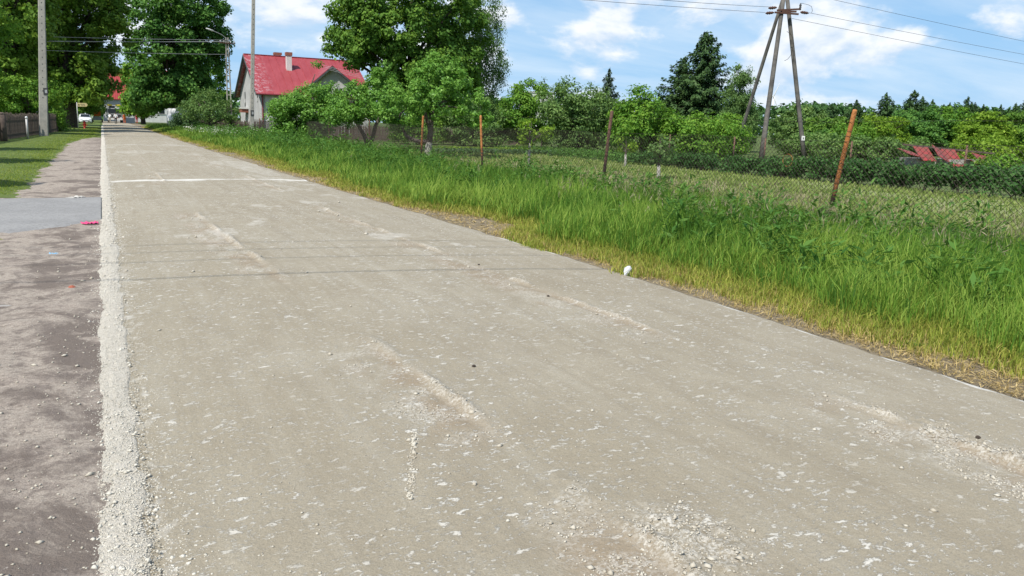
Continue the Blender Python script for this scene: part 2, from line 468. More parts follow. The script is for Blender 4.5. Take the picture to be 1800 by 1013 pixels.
M['grass_y'] = leaf_mat('yellowish_grass', (0.10, 0.155, 0.02), (0.25, 0.30, 0.045), (0.44, 0.41, 0.10), 0.28, bright=1.1)
M['lawnb'] = leaf_mat('lawn_blades', (0.10, 0.165, 0.02), (0.19, 0.255, 0.035), (0.31, 0.335, 0.07), 0.33, bright=1.15)
M['gweed'] = leaf_mat('garden_weed', (0.12, 0.185, 0.040), (0.20, 0.275, 0.07), (0.31, 0.35, 0.12), 0.3)
M['panicle'] = leaf_mat('brown_panicle', (0.19, 0.16, 0.10), (0.30, 0.26, 0.16), (0.44, 0.38, 0.25), 0.3)
M['weed'] = leaf_mat('weed_leaf', (0.045, 0.125, 0.022), (0.08, 0.19, 0.032), (0.13, 0.25, 0.05), 0.3)
M['maple'] = leaf_mat('maple_leaf', (0.032, 0.075, 0.014), (0.060, 0.125, 0.018), (0.105, 0.175, 0.026), 0.28, bright=1.75)
M['olive'] = leaf_mat('olive_maple_leaf', (0.036, 0.074, 0.010), (0.066, 0.122, 0.015), (0.118, 0.178, 0.026), 0.28, bright=1.9)
M['lime'] = leaf_mat('lime_leaf', (0.026, 0.072, 0.017), (0.048, 0.118, 0.022), (0.085, 0.165, 0.032), 0.28, bright=1.75)
M['apple'] = leaf_mat('apple_leaf', (0.045, 0.115, 0.016), (0.088, 0.195, 0.026), (0.165, 0.29, 0.055), 0.30, 0.5, 0.3, bright=1.5)
M['birch'] = leaf_mat('birch_leaf', (0.040, 0.080, 0.024), (0.070, 0.125, 0.036), (0.110, 0.170, 0.055), 0.28, bright=1.7)
M['shrub'] = leaf_mat('bright_shrub_leaf', (0.040, 0.105, 0.014), (0.080, 0.170, 0.020), (0.135, 0.225, 0.030), 0.3, bright=1.6)
M['willow'] = leaf_mat('grey_green_leaf', (0.038, 0.075, 0.022), (0.070, 0.125, 0.034), (0.12, 0.18, 0.05), 0.28, bright=1.75)
M['yellowleaf'] = leaf_mat('yellow_green_leaf', (0.07, 0.145, 0.012), (0.135, 0.235, 0.020), (0.22, 0.32, 0.04), 0.3, bright=1.2)
M['spruce'] = leaf_mat('spruce_needles', (0.016, 0.038, 0.014), (0.032, 0.066, 0.020), (0.058, 0.098, 0.028), 0.1, 0.6, 0.2, bright=1.7)
M['bluespruce'] = leaf_mat('blue_spruce_needles', (0.035, 0.060, 0.040), (0.065, 0.100, 0.068), (0.11, 0.15, 0.10), 0.1, 0.6, 0.2, bright=1.4)
M['currant'] = leaf_mat('currant_leaf', (0.024, 0.066, 0.018), (0.042, 0.105, 0.026), (0.08, 0.16, 0.045), 0.25, bright=1.35)
M['lilac'] = leaf_mat('bluish_lilac_leaf', (0.045, 0.095, 0.035), (0.080, 0.155, 0.060), (0.13, 0.21, 0.09), 0.25)
M['petal'] = leaf_mat('white_umbel', (0.6, 0.62, 0.5), (0.72, 0.73, 0.62), (0.8, 0.8, 0.72), 0.3)
M['cornflower'] = leaf_mat('blue_flower', (0.10, 0.12, 0.5), (0.16, 0.18, 0.6), (0.25, 0.28, 0.7), 0.3)
M['forest'] = leaf_mat('far_wood_leaf', (0.026, 0.065, 0.022), (0.045, 0.10, 0.03), (0.075, 0.14, 0.045), 0.2, bright=1.6)

# ------------------------------------------------------------------ the setting: ground, road, shoulder, lawn, garden
def right_edge(Y):
    Y = np.asarray(Y, float)
    return np.interp(Y, [0, 2.5, 7, 13, 20.4, 40, 61, 120, 260], [4.9, 4.93, 5.0, 4.86, 4.68, 4.45, 4.32, 4.2, 4.2]) + 0.11*(fbm(Y*1.6, Y*0, 5, 5)-0.5)


def lawn_edge(Y):
    Y = np.asarray(Y, float)
    return np.interp(Y, [0, 16.6, 20, 34, 46, 54, 58, 70], [-9, -1.22, -1.2, -1.3, -1.35, -0.9, -0.32, -0.16]) + 0.34*(fbm(Y*1.7, Y*0, 9)-0.5)


def grid_sheet(name, xs_of, Ys, nx, zf, mat, attrs=None, kind='structure', smooth=True):
    Ys = np.asarray(Ys)
    u = np.linspace(0, 1, nx) if np.isscalar(nx) else np.asarray(nx)
    xl, xr = xs_of(Ys)
    X = xl[:, None]+(xr-xl)[:, None]*u[None, :]
    Y = np.repeat(Ys[:, None], len(u), 1)
    Z = zf(X, Y, u[None, :]+0*X)
    V = np.stack([X, Y, Z], -1).reshape(-1, 3)
    r, c = len(Ys), len(u)
    i = (np.arange(r-1)[:, None]*c+np.arange(c-1)[None, :]).ravel()
    F = np.stack([i, i+1, i+c+1, i+c], 1)
    at = {k: fn(X, Y).ravel() for k, fn in (attrs or {}).items()}
    return link(name, np_mesh(name, V, F, at, smooth), mat, None, kind)


me = bpy.data.meshes.new('ground'); g = 2600
me.from_pydata([(-g, -300, 0), (g, -300, 0), (g, g, 0), (-g, g, 0)], [], [(0, 1, 2, 3)])
link('ground', me, M['ground'], None, 'structure')


def crown_z(X, Y):
    e = right_edge(Y)
    t = np.clip((X-e/2)/(e/2), -1, 1)
    return 0.030+0.045*(1-t*t)


TRACKS = ((1.72, 1.24, ((0.5, 2.6, 0.75), (3.05, 5.3, 0.72), (7.2, 13.5, 0.7), (19, 24, 0.5), (26, 40, 0.4))),
          (3.80, 3.36, ((0.5, 3.1, 0.75), (4.2, 10.0, 0.6), (10, 14, 0.5), (17, 22, 0.5), (25, 36, 0.5))))


def track_parts(X, Y):
    """(0..1 churn, ridge height) of the two wheel tracks"""
    ch = 0*X; rd = 0*X; dp = 0*X
    for x0, x1, spans in TRACKS:
        c = np.interp(Y, [2, 13, 40], [x0, x1, x1-0.1])-0.16+0.05*(vnoise(Y*0.7, 0*Y, 3)-0.5)
        p = 0*X
        for a, b, k in spans:
            p = np.maximum(p, k*np.clip((Y-a)/0.5, 0, 1)*np.clip((b-Y)/0.5, 0, 1))
        body = np.exp(-((X-c)/0.20)**4)*p
        tread = vnoise(X*5+3*Y, Y*9, 21)
        ch = np.maximum(ch, body*np.clip((fbm(X*7, Y*7, 31)-0.42)*5, 0, 1))
        dp = np.maximum(dp, body*np.clip((0.55-fbm(X*3, Y*3, 35))*5, 0, 1))
        line = np.exp(-((X-c-0.19-0.03*(vnoise(Y*3, 0*Y, 8)-0.5))/0.035)**2)*p*np.clip((vnoise(Y*3.3, 0*Y, 77)-0.3)*4, 0, 1)
        dp = np.maximum(dp, np.exp(-((X-c-0.12)/0.05)**2)*p*np.clip((vnoise(Y*2.6, X*4, 78)-0.3)*3, 0, 1))  # dark brown band along the ridge's inner side, where the rut is sunk
        rd = rd-0.010*np.exp(-((X-c-0.125)/0.035)**2)*p*np.clip((vnoise(Y*2.6, 0*Y, 78)-0.3)*3, 0, 1)
        rd = rd+line*(0.012+0.050*vnoise(X*30, Y*30, 51)) - body*0.006 + body*np.clip(tread-0.62, 0, 1)*0.04*vnoise(X*40, Y*40, 52)
        ch = np.maximum(ch, np.clip(line*1.4, 0, 1))
    # two heaps of crumbled material in the front tracks
    for hx, hy, hr, hh in ((1.88, 2.05, 0.20, 0.035), (1.66, 2.60, 0.13, 0.02), (3.86, 2.35, 0.17, 0.034), (3.93, 1.9, 0.16, 0.034)):
        b = np.exp(-(((X-hx)/hr)**2+((Y-hy)/(hr*1.3))**2)**1.5)
        rd = rd+b*hh*0.75*np.clip(fbm(X*22, Y*22, 61)*2.6-0.95, 0, 1.2)
        ch = np.maximum(ch, b*np.clip((fbm(X*6, Y*6, 62)-0.32)*4, 0, 1))
    return ch, rd, dp


def road_z(X, Y, u):
    ch, rd, dp = track_parts(X, Y)
    k = np.clip((14-Y)/6, 0, 1)
    z = crown_z(X, Y)+rd*np.clip((30-Y)/10, 0, 1)+0.010*(fbm(X*0.9, Y*0.9, 41)-0.5)+k*0.006*(fbm(X*9, Y*9, 43)-0.5)
    return z-np.where(u > 0.999, 0.035, 0)


def lime_at(X, Y):
    e = 0.28*(fbm(X*1.1, Y*0.3, 71)-0.5)
    w1 = 0.36+0.35*(fbm(X*0.8, 0*Y, 73)-0.35)
    a = np.clip((w1-np.abs(Y-20.4+e))/0.22, 0, 1)*np.clip(0.62+0.8*(fbm(X*2.2, Y*2.2, 79)-0.3), 0.3, 0.95)
    b = np.clip((0.42-np.abs(Y-44.3+e))/0.3, 0, 1)*0.8
    c = np.clip((fbm(X*0.75, Y*0.22, 75)-0.57)*4, 0, 0.40)*np.clip((Y-13)/8, 0, 1)*np.clip((70-Y)/25, 0.35, 1)
    d = np.clip((fbm(X*1.5, Y*0.9, 78)-0.60)*4, 0, 0.42)*np.clip((Y-4)/4, 0, 1)
    ed = np.clip((X-right_edge(Y)+0.05+0.10*(fbm(Y*5, 0*Y, 12)-0.5))/0.03, 0, 1)*0.7*np.clip(0.35+1.3*vnoise(Y*1.3, 0*Y, 13), 0, 1)
    le = np.clip((0.17+0.16*fbm(Y*5, X*5, 19)-X)/0.12, 0, 1)*0.42*np.clip((fbm(X*30, Y*30, 18)-0.36)*5, 0, 1)
    return np.maximum.reduce([a, b, c, d, ed, le])


ys = [1.2]
while ys[-1] < 200:
    ys.append(ys[-1]+max(0.016, 0.0115*ys[-1]))
ROADX = lambda Y: (0*Y+0.0, right_edge(Y))
u = np.concatenate([np.linspace(0, 1, 250), [1.0002]])
grid_sheet('road', ROADX, ys, u, road_z, M['road'],
           {'churn': lambda X, Y: track_parts(X, Y)[0], 'lime': lime_at, 'damp_and_dark': lambda X, Y: track_parts(X, Y)[2]})

# loose strip of crumbled cement along the left edge
def strip_x(Y):
    return (-0.115+0.05*(fbm(Y*4.5, 0*Y, 15)-0.5)-0.02*np.clip(Y-8, 0, 8)/8, 0*Y+0.07+0.09*(fbm(Y*5.1, 0*Y, 16)-0.5))


def strip_z(X, Y, u):
    prof = np.sin(np.pi*np.clip(u, 0, 1))**0.7
    z = 0.030+0.008*u+prof*(0.003+0.009*(fbm(X*14, Y*14, 81)-0.3)+0.008*vnoise(X*60, Y*60, 83))
    return z-np.where(u < 0.001, 0.02, 0)-np.where(u > 0.999, 0.007, 0)


ys2 = [1.2]
while ys2[-1] < 120:
    ys2.append(ys2[-1]+max(0.013, 0.009*ys2[-1]))
grid_sheet('road_edge_strip', strip_x, ys2, 26, strip_z, M['rubble'], smooth=False)

# dirt shoulder left of the road
def dirt_z(X, Y, u):
    k = np.clip((26-Y)/12, 0.2, 1)
    return 0.034+k*(0.05*(fbm(X*1.1, Y*1.1, 91)-0.5)+0.024*(fbm(X*6, Y*6, 93)-0.5)+0.008*(fbm(X*26, Y*26, 95)-0.5))*np.clip((-0.1-X)/0.25+0.2, 0.2, 1)


ys3 = [1.0]
while ys3[-1] < 58:
    ys3.append(ys3[-1]+max(0.02, 0.014*ys3[-1]))
def dirt_x(Y):
    le = np.where(Y < 16.6, -3.6, lawn_edge(Y)-0.6)
    return (le, 0*Y-0.05)
grid_sheet('dirt_shoulder', dirt_x, ys3, 130, dirt_z, M['dirt'])

# side driveway of old asphalt
rng = np.random.default_rng(5)
dn = 180
dxs = np.linspace(-9, -0.10, dn)
near = np.interp(dxs, [-9, -1.3, -0.75, -0.2], [10.6, 11.5, 12.1, 12.9])+0.7*(fbm(dxs*3.2, dxs*0, 4)-0.5)
far = 16.55+0.10*(fbm(dxs*2.5, dxs*0, 6)-0.5)+0*dxs
rows = np.linspace(0, 1, 24)
V = np.array([(x, n_+(f_-n_)*t, 0.060+0.006*(fbm(np.array(x*4.), np.array(t*20.), 2)-0.5)-0.04*max(0, abs(t-0.5)*2-0.9)*10) for t in rows for x, n_, f_ in zip(dxs, near, far)])
i = (np.arange(23)[:, None]*dn+np.arange(dn-1)[None, :]).ravel()
link('driveway', np_mesh('driveway', V, np.stack([i, i+1, i+dn+1, i+dn], 1), None, True), M['asphalt'], None, 'structure')

# lawn, verge, sward under the tall grass, garden plot
yl = np.concatenate([np.arange(16.62, 60, 0.15), np.arange(60, 190, 2.0)])
grid_sheet('lawn', lambda Y: (0*Y-14, lawn_edge(Y)-0.14+0.2*(fbm(Y*6, 0*Y, 10)-0.5)), yl, 40, lambda X, Y, u: 0.046-np.where(u>0.99,0.02,0)+0.05*u*(1-u)*4*np.clip((Y-17)/6, 0, 1)+0.03*(fbm(X*0.7, Y*0.7, 7)-0.5)*np.clip(1.2-u, 0, 1), M['lawn'])
yv = np.concatenate([np.arange(0.5, 40, 0.06), np.arange(40, 190, 1.0)])
grid_sheet('verge', lambda Y: (right_edge(Y)-0.05, right_edge(Y)+2.2+0.3*(fbm(Y, 0*Y, 44)-0.5)), yv, 50,
           lambda X, Y, u: 0.006+0.03*(fbm(X*3, Y*3, 46)-0.4)*np.clip(u*6, 0, 1), M['verge'])
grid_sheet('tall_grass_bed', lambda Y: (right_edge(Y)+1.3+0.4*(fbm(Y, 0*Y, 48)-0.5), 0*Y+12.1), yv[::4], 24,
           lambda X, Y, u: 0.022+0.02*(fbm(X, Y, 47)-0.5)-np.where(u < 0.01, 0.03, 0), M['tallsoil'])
grid_sheet('garden_plot', lambda Y: (0*Y+11.9, 0*Y+21.6+0.3*(fbm(Y, 0*Y, 49)-0.5)), np.arange(2, 47, 0.12), 70,
           lambda X, Y, u: 0.030+0.05*(fbm(X*2.5, Y*2.5, 50)-0.5)*np.clip(u*8, 0, 1)*np.clip((1-u)*8, 0, 1), M['garden'])

# ------------------------------------------------------------------ loose stones
ico = bmesh.new(); bmesh.ops.create_icosphere(ico, subdivisions=1, radius=1.0)
ICO_V = np.array([v.co[:] for v in ico.verts]); ICO_F = np.array([[v.index for v in f.verts] for f in ico.faces]); ico.free()
OCT_V = np.array([(1, 0, 0), (-1, 0, 0), (0, 1, 0), (0, -1, 0), (0, 0, 1), (0, 0, -1)], float)
OCT_F = np.array([(0, 2, 4), (2, 1, 4), (1, 3, 4), (3, 0, 4), (2, 0, 5), (1, 2, 5), (3, 1, 5), (0, 3, 5)])


def stones(name, P, size, mat, seed, flat=0.6, base=OCT_V, faces=OCT_F, jit=0.35):
    rg = np.random.default_rng(seed)
    n = len(P); k = len(base)
    a = rg.uniform(0, 2*math.pi, n)
    sc = size[:, None]*np.stack([rg.uniform(0.7, 1.4, n), rg.uniform(0.6, 1.1, n), flat*rg.uniform(0.6, 1.2, n)], 1)
    B = base[None]*(1+jit*rg.uniform(-1, 1, (n, k, 1)))*sc[:, None, :]
    ca, sa = np.cos(a)[:, None], np.sin(a)[:, None]
    V = np.stack([B[..., 0]*ca-B[..., 1]*sa, B[..., 0]*sa+B[..., 1]*ca, B[..., 2]], -1)+P[:, None, :]
    F = (faces[None]+(np.arange(n)*k)[:, None, None]).reshape(-1, faces.shape[1])
    return link(name, np_mesh(name, V.reshape(-1, 3), F), mat)


def scatter_y(rg, n, y0, y1, power=2.0):
    """more of them close to the camera"""
    t = rg.uniform(0, 1, n)
    return (y0**(1-power)+t*(y1**(1-power)-y0**(1-power)))**(1/(1-power))


rg = np.random.default_rng(11)
n = 15000; Y = scatter_y(rg, n, 2.0, 45, 1.7); X = np.where(rg.uniform(size=n) < 0.75, rg.normal(-0.01, 0.085, n), -0.12+np.abs(rg.normal(0, 0.2, n)))
uu = np.clip((X+0.13)/0.24, 0.02, 0.98)
sz = rg.uniform(0.002, 0.0055, n)*(1+1.6*(rg.uniform(0, 1, n) > 0.965))*np.clip(Y/6, 1, 2)
P = np.stack([X, Y, strip_z(X, Y, uu)+sz*0.2], 1); P[X < -0.13, 2] = 0.035; P[X > 0.1, 2] = road_z(X[X > 0.1], Y[X > 0.1], 0*X[X > 0.1])
tag(stones('edge_gravel', P, sz, M['strip_grit'], 1), 'pale crumbled cement lumps along the left road edge', 'gravel', kind='stuff')
n = 34000; Y = scatter_y(rg, n, 1.7, 30, 1.9); X = rg.uniform(0.1, 4.7, n)
ch, rd, dp = track_parts(X, Y)
keep = rg.uniform(0, 1, n) < np.clip(ch*1.2+0.025, 0, 1)
X, Y = X[keep], Y[keep]
q = rg.uniform(0, 1, 260)                 # a thin drag line of grit
X = np.concatenate([X, 1.04+0.27*q+0.010*rg.normal(size=260)]); Y = np.concatenate([Y, 2.79+0.67*q+0.01*rg.normal(size=260)]); n = len(X)
sz = rg.uniform(0.0025, 0.0085, n)*(1+1.2*(rg.uniform(0, 1, n) > 0.95))*np.clip(Y/6, 1, 2)
P = np.stack([X, Y, road_z(X, Y, 0*X)+sz*0.25], 1)
tag(stones('road_crumbs', P, sz, M['crumb'], 2), 'small pale crumbs lying in the wheel tracks of the road', 'gravel', kind='stuff')
n = 420; Y = scatter_y(rg, n, 2.2, 18, 1.6); X = -0.12-np.abs(rg.normal(0, 0.35, n))
sz = rg.uniform(0.004, 0.010, n)*(1+1.2*(rg.uniform(0, 1, n) > 0.92))
P = np.stack([X, Y, dirt_z(X, Y, 0)+sz*0.3], 1)
tag(stones('dirt_pebbles', P, sz, M['crumb'], 3), 'scattered pale pebbles on the sandy shoulder', 'gravel', kind='stuff')


def rock(name, label, loc, dims, mat, seed, cat='stone'):
    rg = np.random.default_rng(seed)
    bm = bmesh.new(); bmesh.ops.create_icosphere(bm, subdivisions=2, radius=1)
    for v in bm.verts:
        k = 1+0.22*(rg.uniform()-0.5)
        v.co = Vector((v.co.x*dims[0]*k, v.co.y*dims[1]*k, max(v.co.z, -0.5)*dims[2]*k))
    me = bpy.data.meshes.new(name); bm.to_mesh(me); bm.free()
    o = link(name, me, mat); o.location = loc
    o.location.z = 0.012+dims[2]*0.4
    return tag(o, label, cat)

# ------------------------------------------------------------------ vegetation builders
def unit(v):
    return v/np.maximum(np.linalg.norm(v, axis=-1, keepdims=True), 1e-9)


def leaf_quads(P, N, L, Wd, rg, axis=None):
    """one folded leaf blade per point: P centre, N facing, L length, Wd width"""
    n = len(P)
    A = rg.normal(size=(n, 3)) if axis is None else axis+0.35*rg.normal(size=(n, 3))
    A = unit(A-N*np.sum(A*N, 1, keepdims=True)); B = np.cross(N, A)
    ks = rg.uniform(0.55, 1.45, n); L = (L*ks)[:, None]; Wd = (Wd*ks*rg.uniform(0.75, 1.25, n))[:, None]
    V = np.stack([P-A*L*0.5, P+B*Wd*0.5+N*Wd*0.12-A*L*0.05, P+A*L*0.5-N*L*0.10, P-B*Wd*0.5+N*Wd*0.12-A*L*0.05], 1)
    return V.reshape(-1, 3), np.arange(n*4).reshape(n, 4)


def env_points(ells, n, rg, inner=0.25, shell=(0.72, 1.0)):
    """clump centres in a crown that is a union of ellipsoids"""
    E_ = np.array(ells, float)
    w = (E_[:, 3]*E_[:, 4]*E_[:, 5])**(2/3.); w /= w.sum()
    out = []
    while len(out) < n:
        k = rg.choice(len(E_), p=w)
        d = unit(rg.normal(size=3)); d[2] = d[2] if d[2] > -0.75 else -0.75*rg.uniform()
        r = rg.uniform(*shell)*(1.14 if rg.uniform() < 0.12 else 1.0) if rg.uniform() > inner else rg.uniform(0.2, 0.7)
        p = E_[k, :3]+d*E_[k, 3:]*r
        q = ((p-E_[:, :3])/E_[:, 3:]); q = np.sum(q*q, 1); q[k] = 9
        if (q < 0.42).any() and rg.uniform() < 0.8:
            continue
        out.append(p)
    return np.array(out)


def foliage_mesh(name, centers, rad, per, L, Wd, rg, up=0.45, flat=0.72, hang=0.0, outc=None):
    nc = len(centers)
    k = np.repeat(np.arange(nc), np.maximum(1, (per*rg.uniform(0.6, 1.4, nc)).astype(int)))
    n = len(k)
    d = unit(rg.normal(size=(n, 3)))
    r = rg.uniform(0, 1, n)**0.5
    off = d*(rad[k]*r)[:, None]*np.array([1, 1, flat])
    P = centers[k]+off
    if hang:
        P[:, 2] -= hang*rg.uniform(0, 1, n)**1.5*rad[k]
    o = centers[k]-(outc if outc is not None else centers.mean(0)); o = unit(o)
    N = unit(0.7*d+0.35*o+np.array([0, 0, up])+0.55*rg.normal(size=(n, 3)))
    ax = None
    if hang:
        ax = np.tile(np.array([0, 0, -1.0]), (n, 1))
    V, F = leaf_quads(P, N, L, Wd, rg, ax)
    ct = rg.uniform(0, 1, nc)
    t = np.clip(0.5+0.45*(ct[k]-0.5)+0.22*rg.normal(size=n), 0, 1)
    return np_mesh(name, V, F, {'tint': np.repeat(t, 4)})


def limb(mb, a, b, r0, r1, rg, n=5, sag=0.12, seg=4):
    a = np.array(a, float); b = np.array(b, float); ln = np.linalg.norm(b-a)
    pts = []; rr = []
    for i in range(seg+1):
        t = i/seg
        p = a+(b-a)*t+np.array([rg.normal(), rg.normal(), 0])*ln*0.04*math.sin(math.pi*t)+np.array([0, 0, ln*sag*math.sin(math.pi*t)*0.6])
        pts.append(p); rr.append(r0+(r1-r0)*t)
    mb.tube(pts, rr, n, caps=False)


def broadleaf(name, label, loc, ells, clumps, per, leaf, mat, seed, trunk_h=3.0, trunk_r=0.3, crad=(0.6, 1.1), bark='bark', limbs=16,
              cat='tree', group=None, lean=(0, 0), inner=0.25, hang=0.0, flat=0.72, up=0.45, stems=1, spread=0.0):
    rg = np.random.default_rng(seed)
    t = thing(name, label, cat, loc, 0, group)
    if cat == 'bush' or stems > 1:        # bushes are leafy down to the ground
        rmax = max(e[3] for e in ells); zc = min(e[2] for e in ells)
        ells = list(ells)+[(0, 0, zc*0.45, rmax*0.95, rmax*0.8, zc*0.42)]
        clumps = int(clumps*1.35)
    C = env_points(ells, clumps, rg, inner)
    rad = rg.uniform(*crad, clumps)
    top = max(e[2]+e[5]*0.5 for e in ells)
    mb = MB()
    for s in range(stems):
        a = 2*math.pi*s/max(1, stems)+rg.uniform(0, 1)
        sx, sy = spread*math.cos(a), spread*math.sin(a)
        n = 7; pts = []; rr = []
        for i in range(n):
            q = i/(n-1)
            pts.append((sx*(0.3+q)+lean[0]*q+0.04*top*q*rg.normal()*0.3, sy*(0.3+q)+lean[1]*q+0.04*top*q*rg.normal()*0.3, -0.05+top*0.9*q))
            rr.append(trunk_r*(1.25 if i == 0 else 1.0)*(1-0.82*q))
        mb.tube(pts, rr, 8, caps=False)
    near_ = C[np.argsort(rg.uniform(size=clumps))[:limbs]]
    for c in near_:
        z0 = min(max(trunk_h*rg.uniform(0.7, 1.1), c[2]*0.45), c[2]*0.85)
        q = z0/max(top*0.9, 0.1)
        limb(mb, (lean[0]*q, lean[1]*q, z0), c, trunk_r*0.42*(1-0.5*q), 0.02+trunk_r*0.04, rg)
    mb.build('trunk', M[bark], t, smooth=True)
    cc = np.array([np.mean([e[0] for e in ells]), np.mean([e[1] for e in ells]), np.mean([e[2] for e in ells])])
    link('crown', foliage_mesh('crown', C, rad, per, leaf[0], leaf[1], rg, up, flat, hang, cc), M[mat], t)
    return t


def spruce(name, label, loc, h, r, seed, mat='spruce', cat='spruce', group=None, dens=1.0, bottom=0.06, leaf=0.34, cone=0.85):
    rg = np.random.default_rng(seed)
    t = thing(name, label, cat, loc, rg.uniform(0, 6), group)
    MB().tube([(0, 0, -0.05), (0, 0, h*0.5), (0, 0, h*0.985)], [0.035*h*0.55, 0.012*h, 0.008], 7).build('trunk', M['bark'], t, smooth=True)
    P = []; N = []; A = []; mb = MB()
    nl = int(10+h*2.3*dens)
    for i in range(nl):
        q = (i+0.5)/nl; z = h*(bottom+(1-bottom)*q)
        rl = r*((1-q)**cone)+0.05
        nb = int(5+5*(1-q)+rg.integers(0, 3))
        ph = rg.uniform(0, 6.28)
        for b in range(nb):
            a = ph+6.283*b/nb+rg.normal()*0.2
            L = rl*(rg.uniform(0.35, 0.9) if rg.uniform() < 0.45 else rg.uniform(0.85, 1.3))
            d = np.array([math.cos(a), math.sin(a), 0]); sd_ = np.array([-d[1], d[0], 0])
            rise = 0.35*q-0.12
            m_ = max(6, int(L/leaf*11*dens))
            s = rg.uniform(0.08, 1, m_)**0.8
            zz = z+L*s*rise-0.28*L*(s**1.6)*(1-q)+0.10*L*np.clip(s-0.75, 0, 1)*2
            wv = (1-s*0.75)*L*0.30
            sw = rg.uniform(-1, 1, m_)
            p = d[None]*(L*s)[:, None]+sd_[None]*(sw*wv)[:, None]
            p[:, 2] = zz-np.abs(sw)*wv*0.35-rg.uniform(0, 1.1, m_)*leaf
            P.append(p)
            A.append(unit(d[None]+sd_[None]*np.sign(sw)[:, None]*0.6+np.array([0, 0, -0.35])+0.25*rg.normal(size=(m_, 3))))
            N.append(unit(np.array([0, 0, 1.0])+0.5*d[None]+0.55*rg.normal(size=(m_, 3))))
            if h > 6 and b % 2 == 0:
                mb.tube([(0, 0, z), d*L*0.5+np.array([0, 0, z+L*0.5*rise-0.09*L*(1-q)]), d*L*0.9+np.array([0, 0, z+L*0.9*rise-0.24*L*(1-q)])], [0.03, 0.02, 0.008], 4, False)
    m_ = 14
    P.append(np.stack([0.03*rg.normal(size=m_), 0.03*rg.normal(size=m_), h*rg.uniform(0.95, 1.01, m_)], 1))
    A.append(np.tile(np.array([0, 0, 1.0]), (m_, 1))); N.append(unit(rg.normal(size=(m_, 3))))
    P = np.concatenate(P); A = np.concatenate(A); N = np.concatenate(N)
    V, F = leaf_quads(P, N, leaf, leaf*0.42, rg, A)
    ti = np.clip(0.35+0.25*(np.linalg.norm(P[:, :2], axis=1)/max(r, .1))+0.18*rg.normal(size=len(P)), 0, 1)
    if mb.v:
        mb.build('branch', M['bark'], t)['kind'] = 'stuff'
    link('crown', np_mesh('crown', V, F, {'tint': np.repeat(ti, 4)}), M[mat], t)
    return t


def blades(name, X, Y, Z, Hh, Wd, mat, seed, bend=0.35, tint=None, wind=(0.07, 0.0)):
    """grass blades: two-section bent strips"""
    rg = np.random.default_rng(seed)
    n = len(X)
    a = rg.uniform(0, 2*math.pi, n)
    S_ = np.stack([np.cos(a), np.sin(a)], 1)*Wd[:, None]*0.5
    b = rg.uniform(0, 2*math.pi, n)
    bd = (np.stack([np.cos(b), np.sin(b)], 1)*(bend*rg.uniform(0.15, 1.0, n))[:, None]+np.array(wind))*Hh[:, None]
    V = np.zeros((n, 5, 3))
    V[:, 0, 0] = X-S_[:, 0]; V[:, 0, 1] = Y-S_[:, 1]; V[:, 0, 2] = Z
    V[:, 1, 0] = X+S_[:, 0]; V[:, 1, 1] = Y+S_[:, 1]; V[:, 1, 2] = Z
    mx = X+bd[:, 0]*0.30; my = Y+bd[:, 1]*0.30; mz = Z+Hh*0.58
    V[:, 2, 0] = mx+S_[:, 0]*0.8; V[:, 2, 1] = my+S_[:, 1]*0.8; V[:, 2, 2] = mz
    V[:, 3, 0] = mx-S_[:, 0]*0.8; V[:, 3, 1] = my-S_[:, 1]*0.8; V[:, 3, 2] = mz
    V[:, 4, 0] = X+bd[:, 0]; V[:, 4, 1] = Y+bd[:, 1]; V[:, 4, 2] = Z+Hh*np.clip(1-0.35*np.linalg.norm(bd, axis=1)/np.maximum(Hh, 1e-3), 0.5, 1)
    i = np.arange(n)*5
    Q = np.stack([i, i+1, i+2, i+3], 1); T = np.stack([i+3, i+2, i+4], 1)
    if tint is None:
        tint = rg.uniform(0, 1, n)
    return link(name, np_mesh(name, V.reshape(-1, 3), [Q, T], {'tint': np.repeat(np.clip(tint, 0, 1), 5)}), mat)


def sector(rg, r0, r1, dens, az0=-9, az1=66):
    """points at an even density in a ring sector seen from the camera's place"""
    n = int(dens*0.5*R_(az1-az0)*(r1*r1-r0*r0))
    r = np.sqrt(rg.uniform(r0*r0, r1*r1, n)); a = rg.uniform(R_(az0), R_(az1), n)
    return r*np.sin(a), r*np.cos(a)


